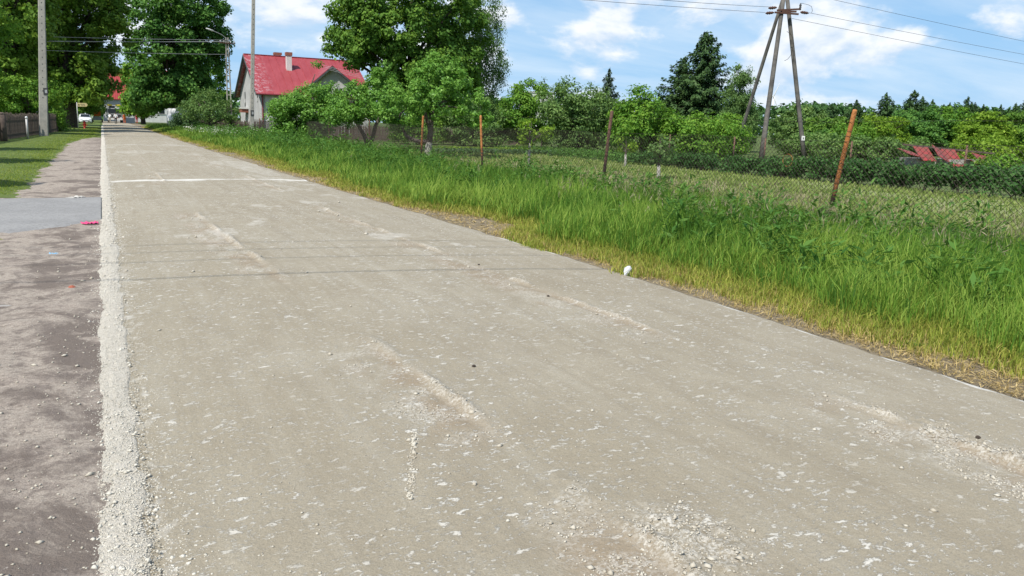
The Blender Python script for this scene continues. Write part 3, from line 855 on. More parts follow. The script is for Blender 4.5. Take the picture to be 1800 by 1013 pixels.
RINGS = [3.0, 4.5, 6, 8, 10, 12.5, 16, 20, 26, 34, 45, 60, 85, 115]
acc = {k: [] for k in ('dry', 'straw', 'grass', 'grass_y', 'pan', 'lawn', 'garden')}
rg = np.random.default_rng(77)
for r0, r1 in zip(RINGS[:-1], RINGS[1:]):
    rm = 0.5*(r0+r1)
    dens = 4600*(5.0/max(rm, 5.0))**1.25
    wk = max(1.0, (rm/6.0)**0.85)
    X, Y = sector(rg, r0, r1, dens)
    e = right_edge(Y)
    sft = fbm(X*0.55, Y*0.55, 101)
    fine = fbm(X*2.2, Y*2.2, 103)
    t = X-e                                    # distance from the road edge
    tt = t+1.7*(sft-0.5)+0.6*(fine-0.5)+0.15
    # dry short turf close to the road
    m_ = (t > 0.06) & (tt > 0.22) & (tt < 1.25) & (rg.uniform(size=len(X)) < np.clip((tt-0.15)*1.3, 0.12, 1)*np.clip((fine-0.25)*3, 0.25, 1))
    hh = rg.uniform(0.03, 0.085, m_.sum())*np.clip(0.7+tt[m_], 0.7, 1.8)
    acc['dry'].append((X[m_], Y[m_], hh, np.full(m_.sum(), 0.0042*wk), np.clip(0.95-0.55*tt[m_]+0.9*(sft[m_]-0.5)+rg.normal(size=m_.sum())*0.25, 0, 1)))
    # middle zone
    m_ = (tt > 0.55) & (tt < 2.0) & (X < 12.3) & (rg.uniform(size=len(X)) < 0.8)
    hh = rg.uniform(0.08, 0.24, m_.sum())*np.clip(tt[m_]*0.85, 0.5, 1.9)
    acc['grass_y'].append((X[m_], Y[m_], hh, np.full(m_.sum(), 0.0058*wk), np.clip(0.70-0.30*tt[m_]+rg.normal(size=m_.sum())*0.25, 0, 1)))
    # tall grass up to and through the fence
    m_ = (tt > 1.1) & (X < 12.2+0.5*sft) & (rg.uniform(size=len(X)) < 0.52)
    back = np.clip((X[m_]-10.5)/1.5, 0, 1)
    hh = rg.uniform(0.20, 0.58, m_.sum())*np.clip(0.25+0.38*tt[m_], 0.45, 1.12)*(0.10+0.95*fbm(X[m_]*1.1, Y[m_]*1.1, 131)+0.75*fbm(X[m_]*3.6, Y[m_]*3.6, 137))*(1-0.55*np.clip((X[m_]-9.0)/2.2, 0, 1)*np.clip((40-Y[m_])/10, 0, 1))
    acc['grass'].append((X[m_], Y[m_], hh, np.full(m_.sum(), 0.0074*wk), np.clip(0.58-0.20*np.clip(tt[m_]-1.6, 0, 1.6)+1.7*(fbm(X[m_]*0.9, Y[m_]*0.9, 133)-0.5)+0.35*back+rg.normal(size=m_.sum())*0.36, 0, 1)))
    # flowering stems with brownish panicles, towards the fence
    m_ = (tt > 2.6) & (X < 12.4) & (rg.uniform(size=len(X)) < np.clip((22-Y)/10, 0.10, 1)*0.026*np.clip((X-6.8)/2.5, 0.15, 1)*np.clip((11.6-X)/1.0, 0.25, 1)*np.clip((sft-0.35)*4, 0.15, 1))
    acc['pan'].append((X[m_], Y[m_], rg.uniform(0.42, 0.70, m_.sum()), np.full(m_.sum(), 0.0038*wk), rg.uniform(0, 1, m_.sum())))
    # garden weeds between the soil
    m_ = (X > 12.3) & (X < 21.5) & (Y < 46) & (rg.uniform(size=len(X)) < 0.10+0.22*np.clip((fbm(X*0.8, Y*0.8, 108)-0.45)*6, 0, 1))
    acc['garden'].append((X[m_], Y[m_], rg.uniform(0.05, 0.20, m_.sum()), np.full(m_.sum(), 0.010*wk), np.clip(rg.normal(size=m_.sum())*0.3+0.55, 0, 1)))
    # left lawn
    m_ = (X < lawn_edge(Y)-0.02) & (X > -9) & (Y > 16.75) & (Y < 100) & (rg.uniform(size=len(X)) < 0.9*np.clip((lawn_edge(Y)-X)/0.3, 0.2, 1))
    ed = np.clip((lawn_edge(Y[m_])-X[m_])/0.5, 0.25, 1)*np.clip((Y[m_]-16.7)/0.6, 0.3, 1)
    acc['lawn'].append((X[m_], Y[m_], rg.uniform(0.035, 0.10, m_.sum())*ed, np.full(m_.sum(), 0.0055*wk), np.clip(0.5+0.7*(sft[m_]-0.5)+0.3*(1-ed)+rg.normal(size=m_.sum())*0.25, 0, 1)))
A_ = {k: [np.concatenate(c) for c in zip(*v)] for k, v in acc.items()}
for key, nm, lab, mt, sd2, bend in (('dry', 'dry_turf', 'short dry yellowish turf along the right road edge', 'dry', 1, 0.9),
                                    ('grass_y', 'short_grass', 'yellow green grass between dry turf and tall grass', 'grass_y', 2, 0.75),
                                    ('grass', 'tall_grass', 'tall lush green grass in front of the wire fence', 'grass', 3, 0.55),
                                    ('garden', 'garden_weeds', 'sparse low weeds over the garden soil behind the fence', 'gweed', 4, 0.8),
                                    ('lawn', 'lawn_grass', 'short mown grass left of the road by the picket fence', 'lawnb', 5, 0.7)):
    x, y, hh, ww, tn = A_[key]
    tag(blades(nm, x, y, 0.012+0*x, hh, ww, M[mt], 200+sd2, bend, tn), lab, 'grass', kind='stuff')
# panicles: thin stem and a loose brown head
x, y, hh, ww, tn = A_['pan']
tag(blades('grass_stems', x, y, 0.01+0*x, hh, ww*0.55, M['grass_y'], 210, 0.22, tn, (0.10, 0.03)), 'thin flowering grass stems rising above the tall grass', 'grass', kind='stuff')
rg = np.random.default_rng(212)
k = np.repeat(np.arange(len(x)), 5)
P = np.stack([x[k]+hh[k]*0.10+0.014*rg.normal(size=len(k)), y[k]+hh[k]*0.03+0.014*rg.normal(size=len(k)), hh[k]*(0.82+0.2*rg.uniform(size=len(k)))], 1)
N = unit(rg.normal(size=(len(k), 3)))
V, F = leaf_quads(P, N, 0.075*np.clip(ww[k]/0.0045, 1, 3)**0.7, 0.0055*np.clip(ww[k]/0.0045, 1, 2.2), rg, np.tile(np.array([0.15, 0, 1.0]), (len(k), 1)))
tag(link('grass_panicles', np_mesh('grass_panicles', V, F, {'tint': np.repeat(rg.uniform(0, 1, len(k)), 4)}), M['panicle']), 'brownish seed heads of grass hazing the fence line', 'grass', kind='stuff')


rg = np.random.default_rng(216)
ns = 14000
Y = scatter_y(rg, ns, 1.5, 30, 1.6); X = right_edge(Y)+0.03+np.abs(rg.normal(0, 0.55, ns))
A2 = unit(np.stack([rg.normal(size=ns), rg.normal(size=ns), 0.12*rg.normal(size=ns)], 1)); N2 = unit(np.stack([0.3*rg.normal(size=ns), 0.3*rg.normal(size=ns), np.ones(ns)], 1))
V, F = leaf_quads(np.stack([X, Y, 0.022+0.02*rg.uniform(size=ns)], 1), N2, 0.055*np.clip(Y/6, 1, 2), 0.0055*np.clip(Y/6, 1, 2), rg, A2)
tag(link('straw_litter', np_mesh('straw_litter', V, F, {'tint': np.repeat(rg.uniform(0, 1, ns), 4)}), M['straw']), 'dead straw lying on the bare soil by the right road edge', 'straw', kind='stuff')


def weed_patch(name, label, spots, mat, leaf, seed, per=60, rad=0.22, hgt=0.35, cat='weeds'):
    rg = np.random.default_rng(seed)
    k = np.repeat(np.arange(len(spots)), per); n = len(k)
    S2 = np.array(spots, float)
    a = rg.uniform(0, 6.283, n); r = rad*np.sqrt(rg.uniform(0, 1, n))*S2[k, 2]
    P = np.stack([S2[k, 0]+r*np.cos(a), S2[k, 1]+r*np.sin(a), hgt*S2[k, 2]*rg.uniform(0.1, 1, n)*(1.1-0.4*r/(rad*S2[k, 2]))], 1)
    A2 = unit(np.stack([np.cos(a), np.sin(a), 0.9+0*a], 1)); N2 = unit(np.stack([-np.cos(a)*0.5, -np.sin(a)*0.5, 1+0*a], 1)+0.4*rg.normal(size=(n, 3)))
    V, F = leaf_quads(P, N2, leaf[0], leaf[1], rg, A2)
    return tag(link(name, np_mesh(name, V, F, {'tint': np.repeat(rg.uniform(0, 1, n), 4)}), M[mat]), label, cat, kind='stuff')


rg = np.random.default_rng(31)
sp_ = []
while len(sp_) < 260:
    x, y = rg.uniform(6.7, 10.8), rg.uniform(3.2, 32)
    if fbm(np.array(x*0.5), np.array(y*0.5), 33) > 0.5:
        sp_.append((x, y, rg.uniform(0.8, 1.7)))
sp_ += [(rg.uniform(6.4, 9.3), rg.uniform(2.8, 9.5), rg.uniform(0.7, 1.25)) for _ in range(90)]
weed_patch('dark_weeds', 'darker broad leaved weeds standing among the tall grass', sp_, 'weed', (0.13, 0.032), 5, 75, 0.22, 0.60)
sp_ = [(5.30, 7.62, 0.5), (5.62, 8.0, 0.38), (5.5, 4.9, 0.3), (5.9, 4.6, 0.35), (5.35, 9.4, 0.3), (5.45, 3.6, 0.3)]
weed_patch('verge_tufts', 'small green weed tufts in the bare soil by the right road edge', sp_, 'weed', (0.06, 0.016), 6, 90, 0.17, 0.13)
sp_ = [(-1.32, 9.6, 0.9), (-1.5, 9.4, 1.0), (-1.12, 8.55, 0.5), (-1.36, 8.35, 0.6), (-1.18, 7.1, 0.4), (-1.5, 9.9, 0.7), (-1.25, 11.2, 0.4)]
weed_patch('shoulder_tufts', 'yellow green grass tufts on the sandy shoulder at the left picture edge', sp_, 'grass_y', (0.07, 0.010), 7, 110, 0.2, 0.09)
sp_ = [(rg.uniform(6.6, 9.2), rg.uniform(3.2, 6.5), rg.uniform(0.6, 1)) for _ in range(22)]
weed_patch('blue_flowers', 'tiny blue flowers dotted in the grass near the right edge', sp_, 'cornflower', (0.02, 0.018), 8, 3, 0.12, 0.36, 'flowers')
sp_ = [(rg.uniform(6.6, 11.0), rg.uniform(56, 78), rg.uniform(0.7, 1.3)) for _ in range(150)]
weed_patch('umbel_flowers', 'white umbel flowers in the rank grass below the grey house', sp_, 'petal', (0.10, 0.09), 9, 14, 0.45, 0.75, 'flowers')
sp_ = [(rg.uniform(6.8, 11.2), rg.uniform(34, 92), rg.uniform(0.8, 1.6)) for _ in range(260)]
weed_patch('rank_weeds', 'rank leafy weeds along the far part of the right verge', sp_, 'weed', (0.22, 0.06), 10, 60, 0.5, 0.75)
# vegetable beds far inside the garden
for nm, lab, x0, x1, y0, y1, mt, hh, cnt, lf in (
        ('salad_row', 'yellow green vegetable row farthest back in the garden', 14.5, 24.0, 40.5, 41.6, 'yellowleaf', 0.30, 2600, 0.12),
        ('cabbage_row', 'bluish green vegetable row in front of the yellow green one', 15.0, 24.0, 37.6, 39.4, 'lilac', 0.28, 3200, 0.14),
        ('potato_row', 'low green leafy row along the dark bushes in the garden', 21.6, 27.0, 28.0, 44.0, 'weed', 0.34, 7000, 0.14)):
    rg = np.random.default_rng(len(nm))
    P = np.stack([rg.uniform(x0, x1, cnt), rg.uniform(y0, y1, cnt), 0.03+hh*rg.uniform(0, 1, cnt)], 1)
    V, F = leaf_quads(P, unit(np.array([0, 0, 1.0])+0.6*rg.normal(size=(cnt, 3))), lf, lf*0.6, rg)
    tag(link(nm, np_mesh(nm, V, F, {'tint': np.repeat(rg.uniform(0, 1, cnt), 4)}), M[mt]), lab, 'vegetables', kind='stuff')

# ------------------------------------------------------------------ trees, left side of the street
broadleaf('fruit_tree', 'light green fruit tree reaching in at the upper left corner', (-8.3, 63.0, 0),
          [(0.6, 0, 4.8, 1.9, 2.6, 1.6), (1.3, 0.5, 7.0, 2.1, 2.4, 1.5), (0.4, 0, 9.2, 2.9, 2.6, 1.8), (1.4, -.2, 3.2, 1.4, 2.0, 1.0)], 140, 150, (0.20, 0.09), 'shrub', 301, 2.0, 0.16, (0.45, 0.8), 'bark_apple', 10)
broadleaf('garden_bush', 'rounded green bush behind the dark picket fence, beside the street pole', (-5.0, 73.5, 0),
          [(0, 0, 2.3, 2.9, 2.2, 2.0), (-1.6, 0, 2.7, 2.0, 1.8, 2.0), (1.1, 0, 1.5, 1.3, 1.5, 1.4)], 110, 130, (0.18, 0.10), 'shrub', 302, 0.8, 0.10, (0.45, 0.8), 'bark', 12, 'bush', stems=3, spread=0.5)
broadleaf('maple_tree', 'huge olive green maple over the signpost, left of the street', (-3.0, 93.0, 0),
          [(-0.6, 0, 14.5, 6.4, 6.0, 5.6), (-3.6, 0, 9.6, 3.7, 4.0, 3.6), (3.6, 0, 10.6, 3.0, 3.6, 3.0), (0.2, 1, 7.0, 4.6, 4.4, 3.6), (2.7, 0, 5.0, 2.3, 3.0, 2.2), (-1.6, 0.5, 4.3, 3.0, 3.0, 2.2), (0.8, -1.0, 3.9, 2.6, 2.6, 1.5)],
          480, 120, (0.36, 0.24), 'olive', 303, 2.6, 0.62, (0.7, 1.35), 'bark', 26)
broadleaf('maple_tree', 'dark maple behind the picket fence, left of the olive maple', (-8.2, 112.0, 0),
          [(0, 0, 12, 5.2, 5, 6.0), (-1.5, 0, 6.5, 4.4, 4, 3.6), (1.4, 0, 5.0, 4.0, 4, 3.2), (2.5, 0, 3.4, 3.4, 3, 2.2)], 250, 100, (0.42, 0.28), 'maple', 304, 2.5, 0.5, (0.8, 1.4), 'bark', 18)
broadleaf('avenue_tree', 'dark avenue tree above the white car, left of the street', (-4.2, 158.0, 0),
          [(0, 0, 9.0, 4.6, 4, 5.2), (1.6, 0, 5.2, 3.4, 3, 3.0), (-2.2, 0, 5.0, 3, 3, 3), (1.2, 0, 3.6, 3.2, 3, 2.2)], 210, 90, (0.5, 0.34), 'maple', 305, 2.4, 0.45, (0.9, 1.5), 'bark', 14)
broadleaf('avenue_tree', 'far avenue tree left of the red barn roof', (-5.5, 184.0, 0),
          [(0, 0, 9.5, 6, 5, 6.0), (0, 0, 4.6, 5.4, 4, 4.0), (2.6, 0, 4.0, 3.4, 3, 3.4)], 170, 80, (0.7, 0.5), 'maple', 306, 2.4, 0.45, (1.2, 1.9), 'bark', 10)
broadleaf('maple_tree', 'maple with its trunk hidden behind the rounded bush, left of the signpost', (-6.6, 76.0, 0),
          [(0, 0, 9.5, 4.2, 4.4, 4.0), (0.6, 1.0, 13.5, 4.8, 5, 4.0), (-0.8, 0, 6.2, 3.2, 3.4, 2.6)], 260, 105, (0.33, 0.22), 'olive', 307, 3.4, 0.45, (0.7, 1.2), 'bark', 20)
for k_, (x, y, h) in enumerate(((-5.7, 18.2, 6.2), (-5.9, 27.0, 6.6), (-6.6, 35.5, 7.2))):
    broadleaf('roadside_tree', 'roadside tree left of the lawn, known by its shadow, %s from the driveway' % ('nearest', 'second', 'third')[k_], (x, y, 0),
              [(0, 0, h*0.66, 1.15, 1.2, h*0.30), (0.2, 0, h*0.48, 0.9, 1.0, h*0.15)], 60, 75, (0.22, 0.14), 'shrub', 308+k_*7, 1.6, 0.14, (0.5, 0.8), 'bark', 8, group='trees left of the lawn')
# ------------------------------------------------------------------ trees, right side of the street
broadleaf('lime_tree', 'big dark green lime tree right of the street, thick trunk beside the van', (8.6, 110.0, 0),
          [(0.4, 0, 15, 6.4, 6, 6.2), (2.6, 0, 10.5, 4.4, 4.4, 4.2), (-1.5, 0, 9.0, 4.0, 4.2, 4.0), (-2.6, 0.5, 5.2, 3.0, 3.2, 2.8), (1.8, 0.3, 6.0, 3.0, 3.2, 3.0), (-3.4, 0, 3.6, 1.9, 2.4, 1.7), (0.2, -1.5, 4.6, 3.4, 2.6, 2.3), (1.9, 0, 3.7, 2.0, 2.2, 1.3)],
          500, 115, (0.36, 0.25), 'lime', 311, 2.8, 0.62, (0.7, 1.35), 'bark', 26)
broadleaf('lime_tree', 'bright green smaller lime tree right of the street, in front of the red barn', (6.3, 150.0, 0),
          [(0, 0, 8.2, 3.0, 3, 4.2), (0.2, 0, 4.4, 3.2, 3, 2.6), (-0.6, -.5, 2.8, 2.8, 2.4, 2.0)], 190, 85, (0.42, 0.28), 'shrub', 312, 1.6, 0.35, (0.7, 1.2), 'bark', 12)
broadleaf('garden_tree', 'light green tree behind the lattice lamp pole', (15.2, 136.0, 0),
          [(0, 0, 8.4, 2.9, 3, 3.6), (-0.6, 0, 4.8, 3.1, 3, 3.0)], 110, 75, (0.40, 0.28), 'shrub', 313, 2.0, 0.3, (0.7, 1.2), 'bark', 10)
broadleaf('orchard_tree', 'low grey green scrubby tree behind the pickets, left of the grey house', (9.2, 80.5, 0),
          [(0, 0, 2.5, 2.6, 2.4, 1.5), (1.4, 0.5, 1.9, 1.6, 1.8, 1.2), (-1.4, 0, 2.0, 1.5, 1.5, 1.1)], 90, 70, (0.17, 0.10), 'willow', 314, 0.8, 0.13, (0.4, 0.7), 'bark_apple', 16)
broadleaf('lilac_bush', 'bluish green lilac bush in front of the white van', (7.9, 88.0, 0),
          [(0, 0, 1.3, 1.35, 1.3, 1.3), (0.6, 0, 1.0, 1.1, 1.1, 0.9), (-0.4, 0, 0.6, 1.2, 1.1, .7)], 60, 90, (0.16, 0.10), 'lilac', 315, 0.4, 0.06, (0.35, 0.6), 'bark', 8, 'bush', stems=3, spread=0.2)
broadleaf('maple_tree', 'very large maple crown behind the fruit trees, right of the grey house', (25.6, 69.0, 0),
          [(-0.3, 0, 11.8, 7.0, 6.5, 4.8), (-4.0, 0, 9.6, 3.6, 4.5, 2.9), (3.8, 0, 9.4, 3.4, 4.5, 3.8), (-4.7, -0.5, 7.6, 2.7, 2.8, 1.7), (-5.9, 0.5, 8.6, 2.2, 2.4, 1.2), (1.2, -2.5, 7.2, 4.6, 3.5, 2.6), (-0.6, -1, 6.0, 3.6, 3.4, 1.9), (4.6, 1, 6.0, 2.8, 3, 2.2), (0.5, -1, 4.8, 4.5, 3, 1.8)],
          560, 130, (0.28, 0.20), 'maple', 321, 3.2, 0.55, (0.6, 1.15), 'bark', 30)
broadleaf('birch_tree', 'weeping birch with hanging twigs on the right side of the big maple', (34.0, 72.0, 0),
          [(0, 0, 12.0, 2.3, 2.4, 4.6), (0.9, 0, 8.2, 1.9, 2, 2.6), (-0.3, 0, 5.6, 2.2, 2, 2.6), (0.4, 0, 3.4, 2.2, 2, 1.8)], 230, 110, (0.19, 0.095), 'birch', 322, 4.0, 0.2, (0.4, 0.75), 'birchbark', 16, hang=2.6, flat=0.8, up=0.1)
broadleaf('pear_tree', 'fruit tree with dense glossy leaves in front of the house wall', (11.9, 50.0, 0),
          [(0.1, 0, 2.6, 2.0, 2.0, 1.25), (-1.3, 0, 2.2, 1.5, 1.8, 1.0), (1.1, 0.3, 2.9, 1.1, 1.3, 0.9), (-0.3, 0.2, 1.5, 2.0, 1.7, 0.9), (0.35, 0.4, 4.75, 0.22, 0.22, 0.55), (-0.8, -0.3, 0.9, 1.9, 1.5, 0.6), (1.2, 0, 1.8, 1.6, 1.5, 0.9)], 250, 115, (0.135, 0.085), 'apple', 331, 0.8, 0.13, (0.3, 0.58), 'bark_apple', 14)


def apple(label, loc, trunks, ells, seed, clumps, wash=None):
    """old fruit tree with its own crooked trunks"""
    rg = np.random.default_rng(seed)
    t = thing('apple_tree', label, 'tree', loc)
    mb = MB()
    for pts, rr in trunks:
        mb.tube(pts, rr, 9, caps=False)
    C = env_points(ells, clumps, rg, 0.22)
    ends = [np.array(p[-1]) for p, _ in trunks]
    for c in C[rg.permutation(clumps)[:16]]:
        e_ = min(ends, key=lambda q: np.linalg.norm(q-c))
        limb(mb, e_, c, 0.055, 0.012, rg, 5, 0.05)
    mb.build('trunk', M['bark_apple'], t, smooth=True)
    if wash:
        MB().tube(*wash, 9, caps=False).build('limewash', M['limewash'], t, smooth=True)
    cc = np.mean(np.array(ells)[:, :3], 0)
    link('crown', foliage_mesh('crown', C, rg.uniform(0.22, 0.46, clumps), 100, 0.125, 0.078, rg, 0.45, 0.75, 0, cc), M['apple'], t)
    return t


apple('fruit tree with a dark trunk forking low into a V', (12.4, 39.9, 0),
      [([(0, 0, -0.05), (0.02, 0, 0.28), (-0.22, 0.1, 0.9), (-0.55, 0.2, 1.5), (-1.0, 0.4, 2.1)], [0.17, 0.14, 0.105, 0.085, 0.06]),
       ([(0.02, 0, 0.22), (0.2, -0.05, 0.75), (0.36, -0.1, 1.4), (0.62, -0.1, 1.95)], [0.13, 0.115, 0.10, 0.07])],
      [(-0.1, 0, 2.5, 1.7, 1.7, 0.9), (1.0, 0.2, 2.7, 1.3, 1.4, 1.0), (-1.3, 0, 1.9, 1.0, 1.1, 0.6), (0.6, 0, 3.5, 1.0, 1.1, 0.8), (0.7, 0, 4.05, 0.35, 0.35, 0.5), (-0.6, 0, 3.5, 0.3, 0.3, 0.5)], 332, 150)
apple('broad fruit tree with a whitewashed trunk and a limb bent low to the left', (13.5, 34.2, 0),
      [([(0, 0, -0.05), (0.03, 0, 0.5), (0.1, 0, 1.0), (0.18, 0, 1.7), (0.1, 0, 2.4)], [0.19, 0.15, 0.14, 0.10, 0.07]),
       ([(0.02, 0, 0.75), (-0.5, 0.25, 0.78), (-0.9, 0.45, 0.98), (-1.15, 0.6, 1.5), (-1.2, 0.6, 1.9)], [0.11, 0.095, 0.08, 0.06, 0.04]),
       ([(0.12, 0, 1.2), (-0.1, 0, 1.9), (-0.25, 0, 2.7)], [0.09, 0.075, 0.05])],
      [(0.2, 0, 2.9, 1.9, 1.8, 1.2), (1.4, -0.3, 2.5, 1.5, 1.4, 1.2), (-1.2, 0.3, 2.3, 1.2, 1.3, 0.9), (1.9, -0.6, 1.9, 0.9, 1.1, 0.6), (0.6, 0, 3.7, 1.5, 1.4, 0.8), (-1.1, 0.5, 1.55, 0.6, 0.7, 0.5), (0.1, 0, 4.35, 0.4, 0.4, 0.5), (1.2, 0, 4.2, 0.35, 0.4, 0.5)], 333, 205,
      ([(0, 0, 0.0), (0.03, 0, 0.45), (0.06, 0, 0.72)], [0.185, 0.158, 0.15]))
# bushes and trees behind the garden
SHR = [
    ('shrub', 'leafy bush behind the forked fruit tree, below the big maple', (21.5, 56.0), [(0, 0, 1.5, 2.6, 2, 1.6), (1.6, 0, 1.3, 1.8, 1.6, 1.3)], 60, 80, 'maple'),
    ('shrub', 'leafy bush behind the whitewashed fruit tree', (25.0, 53.5), [(0, 0, 1.8, 2.6, 2, 1.9), (1.6, 0, 1.3, 2.0, 1.6, 1.4)], 70, 80, 'willow'),
    ('garden_tree', 'bright green leafy tree right of the weeping birch, left of the white building', (29.4, 53.0), [(0, 0, 3.2, 1.7, 1.8, 2.0), (-1.2, 0, 2.6, 1.6, 1.6, 1.8), (1.4, -0.4, 1.6, 1.4, 1.4, 1.3)], 100, 95, 'shrub'),
    ('bush', 'broad grey green bush with bare stems, left of the dark rusty post', (27.2, 42.8), [(0, 0, 2.6, 2.5, 2, 1.7), (-1.2, 0, 2.9, 1.4, 1.5, 1.4), (1.3, 0, 2.4, 1.3, 1.5, 1.5)], 130, 105, 'willow'),
    ('bush', 'bright green tall bush right of the dark rusty post', (28.0, 36.8), [(0, 0, 2.0, 1.8, 1.7, 1.5), (-0.4, 0, 3.1, 0.8, 0.8, 0.8), (1.1, 0, 1.7, 1.3, 1.3, 1.2), (-1.2, 0, 1.7, 1.2, 1.3, 1.3)], 110, 100, 'shrub'),
    ('bush', 'bushy yellowish green shrub below the tall spruces', (30.6, 35.2), [(0, 0, 1.4, 2.1, 1.7, 1.2), (1.3, 0, 1.2, 1.5, 1.4, 1.1)], 95, 100, 'shrub'),
    ('bush', 'small green shrub below the slender birch', (34.6, 36.8), [(0, 0, 1.4, 1.4, 1.3, 1.3)], 50, 100, 'shrub'),
    ('round_tree', 'rounded blue green tree seen between the legs of the pole tripod', (72.0, 65.0), [(0, 0, 2.9, 3.7, 3, 2.1), (1.2, 0, 2.2, 3.2, 3, 1.8), (-2.2, 0, 2.2, 2.2, 2, 1.5)], 110, 85, 'willow'),
]
for i, (nm, lab, xy, ells, cl, per, mt) in enumerate(SHR):
    s = 0.16 if xy[1] < 45 and xy[0] < 40 else 0.26
    if nm == 'garden_tree' or nm == 'shrub':
        s = 0.19
    broadleaf(nm, lab, (*xy, 0), ells, cl, per, (s, s*0.58), mt, 340+i, 0.7, 0.09, (0.38, 0.75), 'bark', 14, 'tree' if 'tree' in nm else 'bush', stems=4, spread=0.35)
broadleaf('young_birch', 'slender light green birch just left of the pole tripod', (47.3, 49.3, 0),
          [(0, 0, 4.2, 1.5, 1.5, 2.4), (0.1, 0, 2.3, 1.8, 1.7, 1.8), (0, 0, 6.3, 0.65, 0.65, 1.0), (0, 0, 1.2, 1.5, 1.4, 1.0)], 260, 110, (0.15, 0.08), 'birch', 361, 1.5, 0.12, (0.3, 0.6), 'birchbark', 16, hang=0.8, up=0.2)
broadleaf('twiggy_tree', 'thin airy sapling crown against the sky above the white building', (32.5, 56.5, 0),
          [(0, 0, 4.6, 0.9, 0.8, 0.9), (0.6, 0, 4.0, 0.8, 0.7, 0.6)], 26, 28, (0.15, 0.09), 'birch', 362, 1.8, 0.06, (0.3, 0.5), 'bark', 12)
spruce('blue_spruce', 'small bluish spruce tip above the grey green bush', (43.4, 62.9, 0), 7.3, 2.2, 371, 'bluespruce', leaf=0.26)
spruce('tall_spruce', 'tallest dark spruce right of centre against the clouds', (51.4, 58.6, 0), 11.0, 4.0, 372, dens=1.1, cone=0.60, leaf=0.32)
spruce('tall_spruce', 'dark spruce with ragged side, left neighbour of the tallest spruce', (51.0, 61.2, 0), 8.7, 3.8, 373, dens=0.95, cone=0.62, leaf=0.32)
FAR_SP = [((86.2, 68.9), 5.9, 2.3, 'first broad far spruce right of the pole tripod'), ((85.0, 63.8), 6.6, 2.1, 'twin topped far spruce behind the leaning rusty post'),
          ((88.0, 62.2), 7.0, 2.3, 'tallest of the far spruces, above the yellowish bush'), ((93.0, 64.5), 6.5, 1.8, 'far spruce on the right shoulder of the tallest far one'),
          ((110.6, 73.2), 6.3, 1.5, 'small far spruce tip right of the far pair'), ((110.7, 69.7), 7.4, 1.7, 'pointed far spruce sticking up above the red roof'),
          ((115.7, 70.4), 6.5, 1.5, 'second spruce tip from the pointed one to the right'), ((118.0, 69.2), 6.5, 1.5, 'third spruce tip from the right picture edge'),
          ((113.8, 63.4), 7.0, 2.1, 'spruce tip at the right picture edge'),
          ((98.0, 66.5), 6.4, 1.8, 'spruce tip filling the gap after the far pair'), ((104.0, 68.0), 6.2, 1.7, 'low spruce tip left of the pointed one'),
          ((121.0, 75.0), 7.0, 1.7, 'slim spruce tip just right of the pointed one'), ((117.0, 66.5), 6.7, 1.7, 'spruce tip second from the right picture edge'),
          ((80.0, 67.5), 5.2, 1.9, 'low spruce tip left of the first broad far spruce'), ((101.0, 72.0), 6.9, 1.6, 'slender spruce tip between the far pair and the pointed one')]
for i, ((x, y), h, r, lab) in enumerate(FAR_SP):
    r *= 1.45; h *= 1.04
    spruce('far_spruce', lab, (x, y, 0), h, r, 380+i, leaf=0.32, dens=0.8, cone=0.70, group='spruces on the skyline at right')
FAR_B = [((62.3, 52.8), 2.9, 2.4, 'maple', 'green bush right behind the right tripod leg'), ((53.5, 42.6), 2.4, 1.8, 'shrub', 'green bush left of the leaning rusty post'),
         ((57.1, 42.9), 2.9, 2.1, 'yellowleaf', 'yellowish bush right of the leaning rusty post'), ((67.3, 46.7), 3.6, 2.8, 'lime', 'tall green bush behind the left end of the red roof'),
         ((71.9, 46.6), 3.8, 2.8, 'shrub', 'tall green bush behind the middle of the red roof'), ((66.7, 40.2), 3.3, 2.0, 'yellowleaf', 'yellow green bush at the right end of the red roof'),
         ((75.6, 42.3), 3.7, 2.9, 'maple', 'green bush at the right picture edge behind the hedge'), ((48.6, 42.8), 1.5, 2.1, 'willow', 'low scrub between the right tripod leg and the wire ring'),
         ((42.5, 34.6), 1.4, 1.6, 'willow', 'low scrub behind the wire ring in the fence'), ((44.6, 32.4), 1.4, 1.7, 'willow', 'low scrub in front of the left end of the red roof'),
         ((45.4, 26.2), 0.5, 1.0, 'shrub', 'low scrub in front of the right end of the red roof'), ((53.0, 31.3), 1.6, 2.4, 'yellowleaf', 'yellowish scrub right behind the crumpled red roof'), ((58.5, 48.5), 1.8, 2.6, 'lime', 'low bush between tripod and yellowish bush'),
         ((80.0, 55.0), 3.4, 3.2, 'lime', 'dark bush below the far spruces'), ((40.5, 44.0), 2.3, 1.9, 'willow', 'scrub behind the left tripod leg')]
for i, ((x, y), h, r, mt, lab) in enumerate(FAR_B):
    h *= 1.22; r *= 1.1
    s = 0.17 if y < 45 and x < 60 else 0.24
    broadleaf('scrub_bush', lab, (x, y, 0), [(0, 0, h*0.55, r, r*0.9, h*0.42), (r*0.5, 0, h*0.4, r*0.7, r*0.7, h*0.36), (-r*0.5, 0, h*0.42, r*0.7, r*0.7, h*0.36)],
              int(34+10*r*h), 75, (s, s*0.58), mt, 400+i, h*0.3, 0.06, (0.33, 0.62), 'bark', 10, 'bush', 'bushes behind the garden at right', stems=3, spread=0.3)
